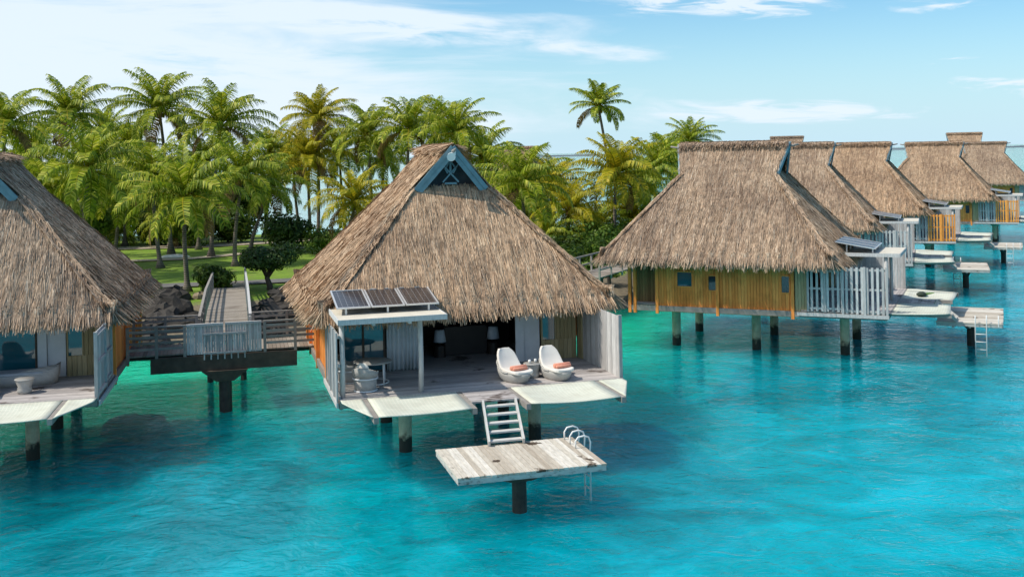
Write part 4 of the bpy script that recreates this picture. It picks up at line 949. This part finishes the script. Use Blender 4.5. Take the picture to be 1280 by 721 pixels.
CORAL = [(-13.6, 38.0, -1.6, 1.2, 'large dark coral patch under water right of the left villa'), (-7.2, 41.6, -1.6, 1.0, 'dark coral patch under water left of the central villa'),
         (-6.2, 38.0, -1.6, .8, 'small dark coral patch nearest the central villa front'), (-14.6, 41.6, -1.6, .8, 'small dark coral patch behind the large one by the left villa'), (5.6, 33.0, -1.6, .4, 'faint coral patch right of the swim platform')]
for i, (x, y, z, s, lab) in enumerate(CORAL[:4]):
    o = rock_mesh(70 + i, M['coral']); o.name = 'coral_patch'; o.location = (x, y, -.62); o.scale = (s * 1.4, s * 1.7, .6); tag(o, lab, 'coral', 'coral patches under water')

# ------------------------------------------------------------------ palms
def crown_mesh(seed, mats, nf=26, L0=4.6, droop=1.0):
    r_ = random.Random(seed); b = MB()
    for f in range(nf):
        az = f * 2.39996 + r_.uniform(-.25, .25); q = (f + .5) / nf           # young upright fronds first, old hanging ones last
        el = R(86 - 104 * q ** 1.0 + r_.uniform(-8, 8)); L = L0 * (0.40 + 0.62 * math.sin(math.pi * min(1, .22 + q * .55))) * r_.uniform(.88, 1.1)
        dr = (.80 + .95 * q) * droop * r_.uniform(.8, 1.2); mi = 0
        if q > .9 and r_.random() < .6: mi = 1
        h = Vector((math.cos(az), math.sin(az), 0)); side = Vector((-math.sin(az), math.cos(az), 0)); p = Vector((0, 0, 0)) + h * .12; pts = [p.copy()]; n = 14; ang = el; twist = r_.uniform(-.5, .5); bend = r_.uniform(-.25, .25)
        for i in range(n):
            ang -= dr / n * (.4 + 1.3 * i / n); ang = max(ang, R(-88))
            p = p + (h * math.cos(ang) + Vector((0, 0, 1)) * math.sin(ang) + side * bend * (i / n) * .6).normalized() * (L / n); pts.append(p.copy())
        b.tube(pts, [.05 * (1 - .85 * i / n) + .008 for i in range(n + 1)], 4, mi if mi else 2)
        npair = 34
        for k in range(npair):
            t_ = .10 + .9 * (k + r_.random() * .6) / npair; fi = min(n - 1e-3, t_ * n); i = int(fi); c = pts[i].lerp(pts[i + 1], fi - i); d = (pts[i + 1] - pts[i]).normalized()
            up = d.cross(side).normalized(); up = up if up.z > 0 else -up
            ll = L * .27 * (math.sin(math.pi * (.14 + .80 * t_)) ** .65) * r_.uniform(.8, 1.1)
            for s in (-1, 1):
                sdv = side * s
                o1 = (sdv * .86 + d * .45 + up * (.45 - .35 * q + twist * s * .35) + Vector((0, 0, -.10))).normalized()
                o2 = (sdv * .62 + d * .5 + Vector((0, 0, -.50 - .9 * q - r_.uniform(0, .8)))).normalized()
                m1 = c + o1 * ll * .5; e1 = m1 + o2 * ll * .55; w = .050 * (.7 + .6 * r_.random())
                wv = (d - o1 * d.dot(o1)).normalized() * w; wv2 = (d - o2 * d.dot(o2)).normalized() * w
                b.add([c - wv * .7, c + wv * .7, m1 + wv, m1 - wv, e1 + wv2 * .18, e1 - wv2 * .18], [(0, 1, 2, 3), (3, 2, 4, 5)], mi)
    # heart: boot fibres and nuts
    b.lathe([(.10, -.7), (.26, -.35), (.30, -.05), (.14, .35)], 9, mi=1)
    for k in range(9):
        a = r_.uniform(0, 6.28); c = Vector((.34 * math.cos(a), .34 * math.sin(a), -.45 + r_.uniform(-.2, .15)))
        b.lathe([(.02, -.16), (.12, -.08), (.13, .04), (.02, .15)], 7, c, mi=(2 if k % 3 else 1))
    me_o = b.build('crown', mats); me = me_o.data; bpy.data.objects.remove(me_o); return me
GREEN = [crown_mesh(100 + i, [M['frond'], M['frond_dead'], M['frond_y']], 30, 4.9) for i in range(4)]
YEL = [crown_mesh(200 + i, [M['frond_y'], M['frond_dead'], M['frond_y']], 29, 4.8) for i in range(2)]
SLIM = [crown_mesh(300, [M['frond'], M['frond_dead'], M['frond_y']], 22, 3.8, .8)]
def trunk_mesh(h, lean, seed, r0=.17):
    r_ = random.Random(seed); b = MB(); n = 12; pts = []; rads = []
    for i in range(n + 1):
        t_ = i / n; pts.append((lean[0] * t_ ** 1.6 + .12 * math.sin(t_ * 4 + seed), lean[1] * t_ ** 1.6, h * t_)); rads.append(r0 * (1.0 - .38 * t_) + .22 * r0 / .17 * max(0, 1 - t_ * h / .9) ** 2)
    b.tube(pts, rads, 10); return b, pts[-1]
PALMS = [  # crown x, y, z, crown kind, size, lean of the trunk x, label
    (-39.7, 85, 13.0, 'g', 1.0, .8, 'green palm whose crown is cut by the left edge of the photo'),
    (-38.7, 95, 14.2, 'g', 1.0, -.6, 'tall palm behind the left villa roof, second crown top from the left edge'),
    (-30.5, 78, 9.6, 'g', 1.12, .6, 'big drooping palm just behind the right slope of the left roof'),
    (-46.6, 105, 11.1, 'g', 1.0, .5, 'far palm low in the gap between the first two crowns at left'),
    (-32.0, 98, 14.7, 'g', 1.12, -.7, 'tallest crown of the left grove, above the shore left of the jetty'),
    (-38.4, 108, 11.2, 'g', 1.0, .4, 'far palm hidden behind the tallest left crown'),
    (-32.7, 90, 7.3, 'g', .95, .5, 'short palm with low crown behind the left roof slope'),
    (-25.5, 95, 13.1, 'g', 1.15, .8, 'full palm above the jetty, round crown leaning right'),
    (-20.8, 69, 7.7, 'g', .95, .35, 'palm standing nearest the water left of the jetty, grey trunk clear to its base'),
    (-28.7, 86, 8.8, 'g', .95, -.4, 'mid height palm between the shore palm and the drooping left palm'),
    (-21.7, 86, 8.7, 'g', 1.0, .3, 'palm on the lawn directly behind the jetty end'),
    (-22.6, 100, 7.3, 'g', .95, 1.2, 'low palm leaning right over the lawn'),
    (-26.2, 118, 10.8, 'g', 1.0, .6, 'far palm in the grove right above the round clipped tree'),
    (-20.2, 114, 14.2, 'y', 1.08, .4, 'yellowish tall crown, upper one of the pair left of the central roof'),
    (-20.9, 112, 9.9, 'y', 1.12, .3, 'yellow palm with dark bare trunk against the bright lagoon'),
    (-24.7, 122, 9.6, 'g', .9, -.3, 'thin trunked palm, left of the bare trunks against the lagoon'),
    (-14.8, 110, 12.2, 'g', 1.0, -.5, 'green palm top behind the left shoulder of the central roof'),
    (-12.7, 86, 6.5, 'y', .95, .6, 'low yellow green palm brushing the left slope of the central roof'),
    (-10.0, 105, 12.5, 'g', 1.0, .5, 'palm directly left of the central roof peak'),
    (-7.9, 116, 13.3, 'g', .95, -.5, 'far palm showing just above the central roof peak'),
    (-5.0, 100, 12.1, 'g', 1.05, .8, 'palm just right of the central roof peak'),
    (-3.0, 108, 9.8, 'g', 1.0, .7, 'lower palm behind the right shoulder of the central roof'),
    (.6, 80, 7.7, 'g', .92, -.4, 'dark green palm in front of the thatched hut, right of the central roof'),
    (3.5, 98, 7.2, 'y', .85, .3, 'yellowish palm between the hut palm and the big right palm'),
    (4.7, 90, 5.3, 'y', .85, .4, 'low bright palm in the gap between the central and yellow walled villas'),
    (9.4, 115, 15.0, 's', .98, -.9, 'lone tall slim palm standing above all others against the sky'),
    (9.0, 92, 8.3, 'y', 1.05, .4, 'big yellow green palm left of the yellow walled villa roof'),
    (14.3, 106, 8.4, 'g', .95, .4, 'dark green palm tucked behind the left end of the yellow walled villa roof'),
    (11.4, 99, 6.5, 'g', .95, .5, 'low palm between the big yellow green palm and the roof'),
    (18.4, 112, 11.0, 'g', .82, -.5, 'small palm crown peeping over the left end of the yellow walled villa roof'),
    (17.3, 118, 9.3, 'g', .9, -.3, 'far palm left of the small crown peeping over the roof'),
    (-.1, 95, 5.6, 'g', .9, .3, 'low palm behind the right slope of the central roof'),
    (-14.2, 120, 9.7, 'g', .95, .3, 'far palm low behind the left shoulder of the central roof'),
    (-19.2, 121, 10.7, 'g', .95, -.2, 'far green palm right of the yellow pair'),
    (-44.1, 96, 9.0, 'g', 1.0, .3, 'palm low behind the peak of the left roof'),
    (-43.7, 116, 12.9, 'g', 1.0, .5, 'far palm between the second and the tallest left crowns'),
    (-29.4, 102, 9.7, 'g', 1.0, .3, 'palm in the middle of the left grove, behind the shore palm'),
    (-35.2, 82, 7.8, 'g', .95, .4, 'short palm right beside the left villa roof'),
]
pr = random.Random(9)
for i, (x, y, z, kind, sc_, lean, lab) in enumerate(PALMS):
    ly = pr.uniform(-.8, .8); bx, by = x - lean * 1.3, y - ly; gz = 1.1
    root = empty('coconut_palm', (bx, by, gz)); b, tip = trunk_mesh(z - gz - .75, (lean * 1.3, ly), i, .16 + .003 * (z - gz))
    b.build('trunk', M['trunk'], root, True)
    me = pr.choice({'g': GREEN, 'y': YEL, 's': SLIM}[kind]); c = bpy.data.objects.new('crown', me); COL.objects.link(c); c.parent = root
    c.location = (tip[0], tip[1], tip[2] + .25); c.rotation_euler = (pr.uniform(-.12, .12), pr.uniform(-.12, .12), pr.uniform(0, 6.28)); k = sc_ * pr.uniform(.86, 1.0); c.scale = (k, k, k)
    tag(root, lab, 'palm tree', 'coconut palms on the island')

# ------------------------------------------------------------------ shrubs, clipped tree, hedge
def leafy(b, c, rad, n, size, seed, mi=0, flat=.0):
    r_ = random.Random(seed); lob = [(Vector((r_.uniform(-.6, .6) * rad[0], r_.uniform(-.6, .6) * rad[1], r_.uniform(-.35, .5) * rad[2])), r_.uniform(.45, .75)) for _ in range(9)]
    for k in range(n):
        o, s = r_.choice(lob); d = Vector((r_.gauss(0, 1), r_.gauss(0, 1), r_.gauss(0, 1))).normalized(); q = r_.random() ** .35
        p = Vector(c) + o + Vector((d.x * rad[0], d.y * rad[1], d.z * rad[2])) * s * q
        if p.z < c[2] - rad[2]: continue
        nn = (d + Vector((r_.uniform(-.8, .8), r_.uniform(-.8, .8), r_.uniform(-.2, .9)))).normalized(); a = nn.cross(Vector((r_.uniform(-1, 1), r_.uniform(-1, 1), r_.uniform(-1, 1)))).normalized(); e = nn.cross(a)
        w = size * r_.uniform(.6, 1.3); b.add([p - a * w, p + e * w * .45, p + a * w, p - e * w * .45], [(0, 1, 2, 3)], mi)
def shrub(x, y, rad, n, mat, lab, seed, size=.16, group='shrubs on the island', z=1.1):
    root = empty('shrub', (x, y, z)); b = MB(); leafy(b, (0, 0, rad[2] * .9), rad, n, size, seed); b.build('foliage', M[mat], root)
    b = MB(); r_ = random.Random(seed)
    for k in range(5): a = r_.uniform(0, 6.28); b.tube([(0.1 * math.cos(a), .1 * math.sin(a), -.1), (.45 * rad[0] * math.cos(a), .45 * rad[1] * math.sin(a), rad[2])], [.05, .02], 5)
    b.build('stem', M['bush_wood'], root); tag(root, lab, 'shrub', group)
shrub(-18.9, 69.0, (1.4, 1.1, 1.0), 2600, 'leaf', 'dark green hedge shrub beside the jetty, at the foot of the shore palm', 1)
shrub(-23.2, 68.5, (.8, .7, .45), 700, 'leaf_bright', 'low bright green plant left of the shore palm foot', 2)
shrub(-20.5, 98, (2.6, 2.0, 1.9), 3600, 'leaf_dark', 'tall dark bush behind the clipped round tree', 3, .2)
shrub(-16.6, 96, (1.8, 1.5, 1.3), 2000, 'leaf_bright', 'yellow green bush right behind the clipped round tree', 4, .18)
shrub(6.4, 88, (2.7, 2.2, 1.5), 3600, 'leaf_bright', 'broad bright green shrub in the gap between central and right roofs', 5, .18)
shrub(4.0, 85, (1.9, 1.6, 1.2), 2400, 'leaf', 'dark green shrub at the left of the gap between the roofs', 6, .18)
shrub(8.6, 93, (2.2, 1.8, 1.6), 2400, 'leaf_bright', 'bright shrub beneath the big yellow green palm', 7, .18)
shrub(5.0, 81.5, (1.6, 1.2, .9), 1700, 'leaf_bright', 'low light green shrub nearest the pale walkway', 8, .16)
shrub(1.5, 92, (2.5, 2.0, 1.8), 2600, 'leaf_dark', 'dark shrub behind the right slope of the central roof', 9, .2)
shrub(12.8, 103, (3.0, 2.2, 2.2), 3000, 'leaf', 'dense green shrub behind the left roof end of the yellow walled villa', 10, .2)
shrub(-13.0, 90, (2.2, 1.8, 1.5), 2200, 'leaf', 'green shrub touching the left slope of the central roof', 11, .18)
shrub(5.2, 71.5, (1.9, 1.3, .8), 2400, 'leaf_bright', 'low olive bush under the pale walkway left of the yellow wall', 12, .15)
shrub(3.0, 75.0, (1.8, 1.5, 1.2), 2400, 'leaf', 'mid green bush left of the pale walkway', 13, .16)
shrub(6.8, 79.0, (1.7, 1.5, 1.3), 2400, 'leaf_bright', 'light green bush right behind the pale walkway', 14, .16)
hd = random.Random(31)
UNDER = [(-47, 108, 'leaf', 'leftmost understory bush between the far trunks'), (-41.5, 105, 'leaf_bright', 'second understory bush from the left between the far trunks'), (-36.5, 109, 'leaf', 'third understory bush from the left, under the tallest crown'),
         (-32.5, 106, 'leaf_bright', 'fourth understory bush from the left, behind the white hull'), (-28.8, 110, 'leaf', 'rightmost understory bush, left of the bright lagoon gap')]
for i, (x, y, mt, lab) in enumerate(UNDER):
    shrub(x, y, (2.9, 2.0, 2.3 + .3 * (i % 2)), 4200, mt, lab, 90 + i, .22, 'understory bushes behind the lawn')
HEDGE = ['far left end of the tall dark hedge at the back of the lawn', 'second clump of the dark back hedge from the left', 'third clump of the dark back hedge from the left', 'middle clump of the dark back hedge', 'clump of the back hedge behind the jetty line', 'right end of the back hedge behind the leaning palm']
for i, lab in enumerate(HEDGE):
    shrub(-62 + i * 6.4, 121 - 1.3 * i + hd.uniform(-1, 1), (4.8, 2.4, 4.6 + hd.uniform(-.5, .7)), 9000, 'leaf_dark' if i % 2 else 'leaf', lab, 50 + i, .24, 'hedge clumps at the back of the lawn')
YOUNG = [(-41, 110, 2.6, .8, 'young palm low on the left, before the back hedge'), (-34, 107, 3.2, .8, 'young palm between the far trunks left of the shore palm'),
         (-14, 101, 3.0, .75, 'young palm close to the left slope of the central roof'), (2.6, 88, 2.5, .7, 'young palm low between central and right roofs, leftmost there'),
         (7.4, 96, 2.6, .75, 'young palm under the big yellow green palm'), (10.5, 98, 3.2, .8, 'young palm low beside the left end of the yellow walled villa roof'), (.2, 104, 3.2, .8, 'young palm below the far hut peak')]
for i, (x, y, z, k, lab) in enumerate(YOUNG):
    root = empty('young_palm', (x, y, 1.05)); b, tip = trunk_mesh(z - 1.0, (.2, .1), i + 60, .13); b.build('trunk', M['trunk'], root, True)
    c = bpy.data.objects.new('crown', pr.choice(YEL + GREEN)); COL.objects.link(c); c.parent = root; c.location = (tip[0], tip[1], tip[2] + .1); c.rotation_euler = (0, 0, pr.uniform(0, 6.28)); c.scale = (k, k, k)
    tag(root, lab, 'palm tree', 'young palms in the undergrowth')
ct = empty('clipped_tree', (-15.9, 70.0, .9)); b = MB(); leafy(b, (0, 0, 2.35), (1.75, 1.6, 1.0), 5200, .12, 77); b.build('crown', M['leaf_dark'], ct)
b = MB(); b.tube([(0, 0, -.2), (.05, 0, .5), (-.15, 0, 1.1)], [.26, .2, .15], 9)
for dx, dy in ((-1, .2), (.9, -.1), (.3, .8), (-.4, -.7), (.1, 0)): b.tube([(-.1, 0, 1.0), (dx * .5, dy * .5, 1.7), (dx * .9, dy * .9, 2.3)], [.11, .07, .03], 6)
b.build('trunk', M['bush_wood'], ct, True); tag(ct, 'round clipped dark green tree on a rocky mound right of the jetty', 'tree')
# mound under it and low upturned white hull on the lawn
hl = MB(); n = 14; vs = []
for j in range(9):
    t_ = -1 + 2 * j / 8; w_ = .55 * math.sqrt(max(0.0, 1 - t_ * t_)) + .01
    for i in range(n): a = math.pi * i / (n - 1); vs.append((1.9 * t_, w_ * math.cos(a), .55 * math.sin(a) * math.sqrt(max(.02, 1 - t_ * t_))))
hl.add(vs, [(j * n + i, j * n + i + 1, (j + 1) * n + i + 1, (j + 1) * n + i) for j in range(8) for i in range(n - 1)])
for k, (x, y, r_, lab) in enumerate(((-29.6, 94.3, .15, 'white upturned hull on the lawn between two palm trunks'), (-37.5, 91.5, -.1, 'white low hull on the lawn at the edge of the left roof'))):
    o = hl.build('upturned_boat', M['hull'], None, True); o.scale = (.7, .7, .5); o.location = (x, y, 1.2); o.rotation_euler = (0, 0, r_); tag(o, lab, 'boat', 'upturned boats on the lawn')

# ------------------------------------------------------------------ thatched pavilions far behind (own walls and roofs)
def pavilion(x, y, t_, s, z0, lab, wall='tan_wood'):
    root = empty('thatched_pavilion', (x, y, z0), t_); src = child(proto, 'roof')[0]
    r = src.copy(); COL.objects.link(r); r.parent = root; r.matrix_parent_inverse.identity(); r.scale = (s, s, s); r.location = (0, 0, 0)
    for ch in src.children:
        if ch.name.startswith(('gable_board', 'gable_panel')): c = ch.copy(); COL.objects.link(c); c.parent = r
    b = MB(); k = 4.2 * s; zplanks(b, -k, -k + .1, -k, k, -z0 + .3, 4.9 * s, .3); zplanks(b, k - .1, k, -k, k, -z0 + .3, 4.9 * s, .3); zplanks(b, -k + .12, k - .12, -k, -k + .1, -z0 + .3, 4.9 * s, .3, 'x'); zplanks(b, -k + .12, k - .12, k - .1, k, -z0 + .3, 4.9 * s, .3, 'x'); b.build('wall', M[wall], root)
    for px_, py_ in ((-2, -2), (2, -2), (2, 2), (-2, 2)): b = MB(); b.tube([(px_ * s, py_ * s, -z0 - 2), (px_ * s, py_ * s, -z0 + .6)], .2, 8); b.build('pile', M['pile_dark'], root)
    tag(root, lab, 'pavilion', 'thatched pavilions in the distance')
pavilion(.6, 128, 1.2, .82, 2.3, 'pinkish brown thatched hut peak among the palms right of the central roof')
pavilion(42, 165, 1.3, .9, 2.5, 'small roof ridge showing above the right row, behind its second villa')
pavilion(72, 172, 1.25, .96, 2.0, 'tallest far thatched roof behind the fourth villa of the right row')
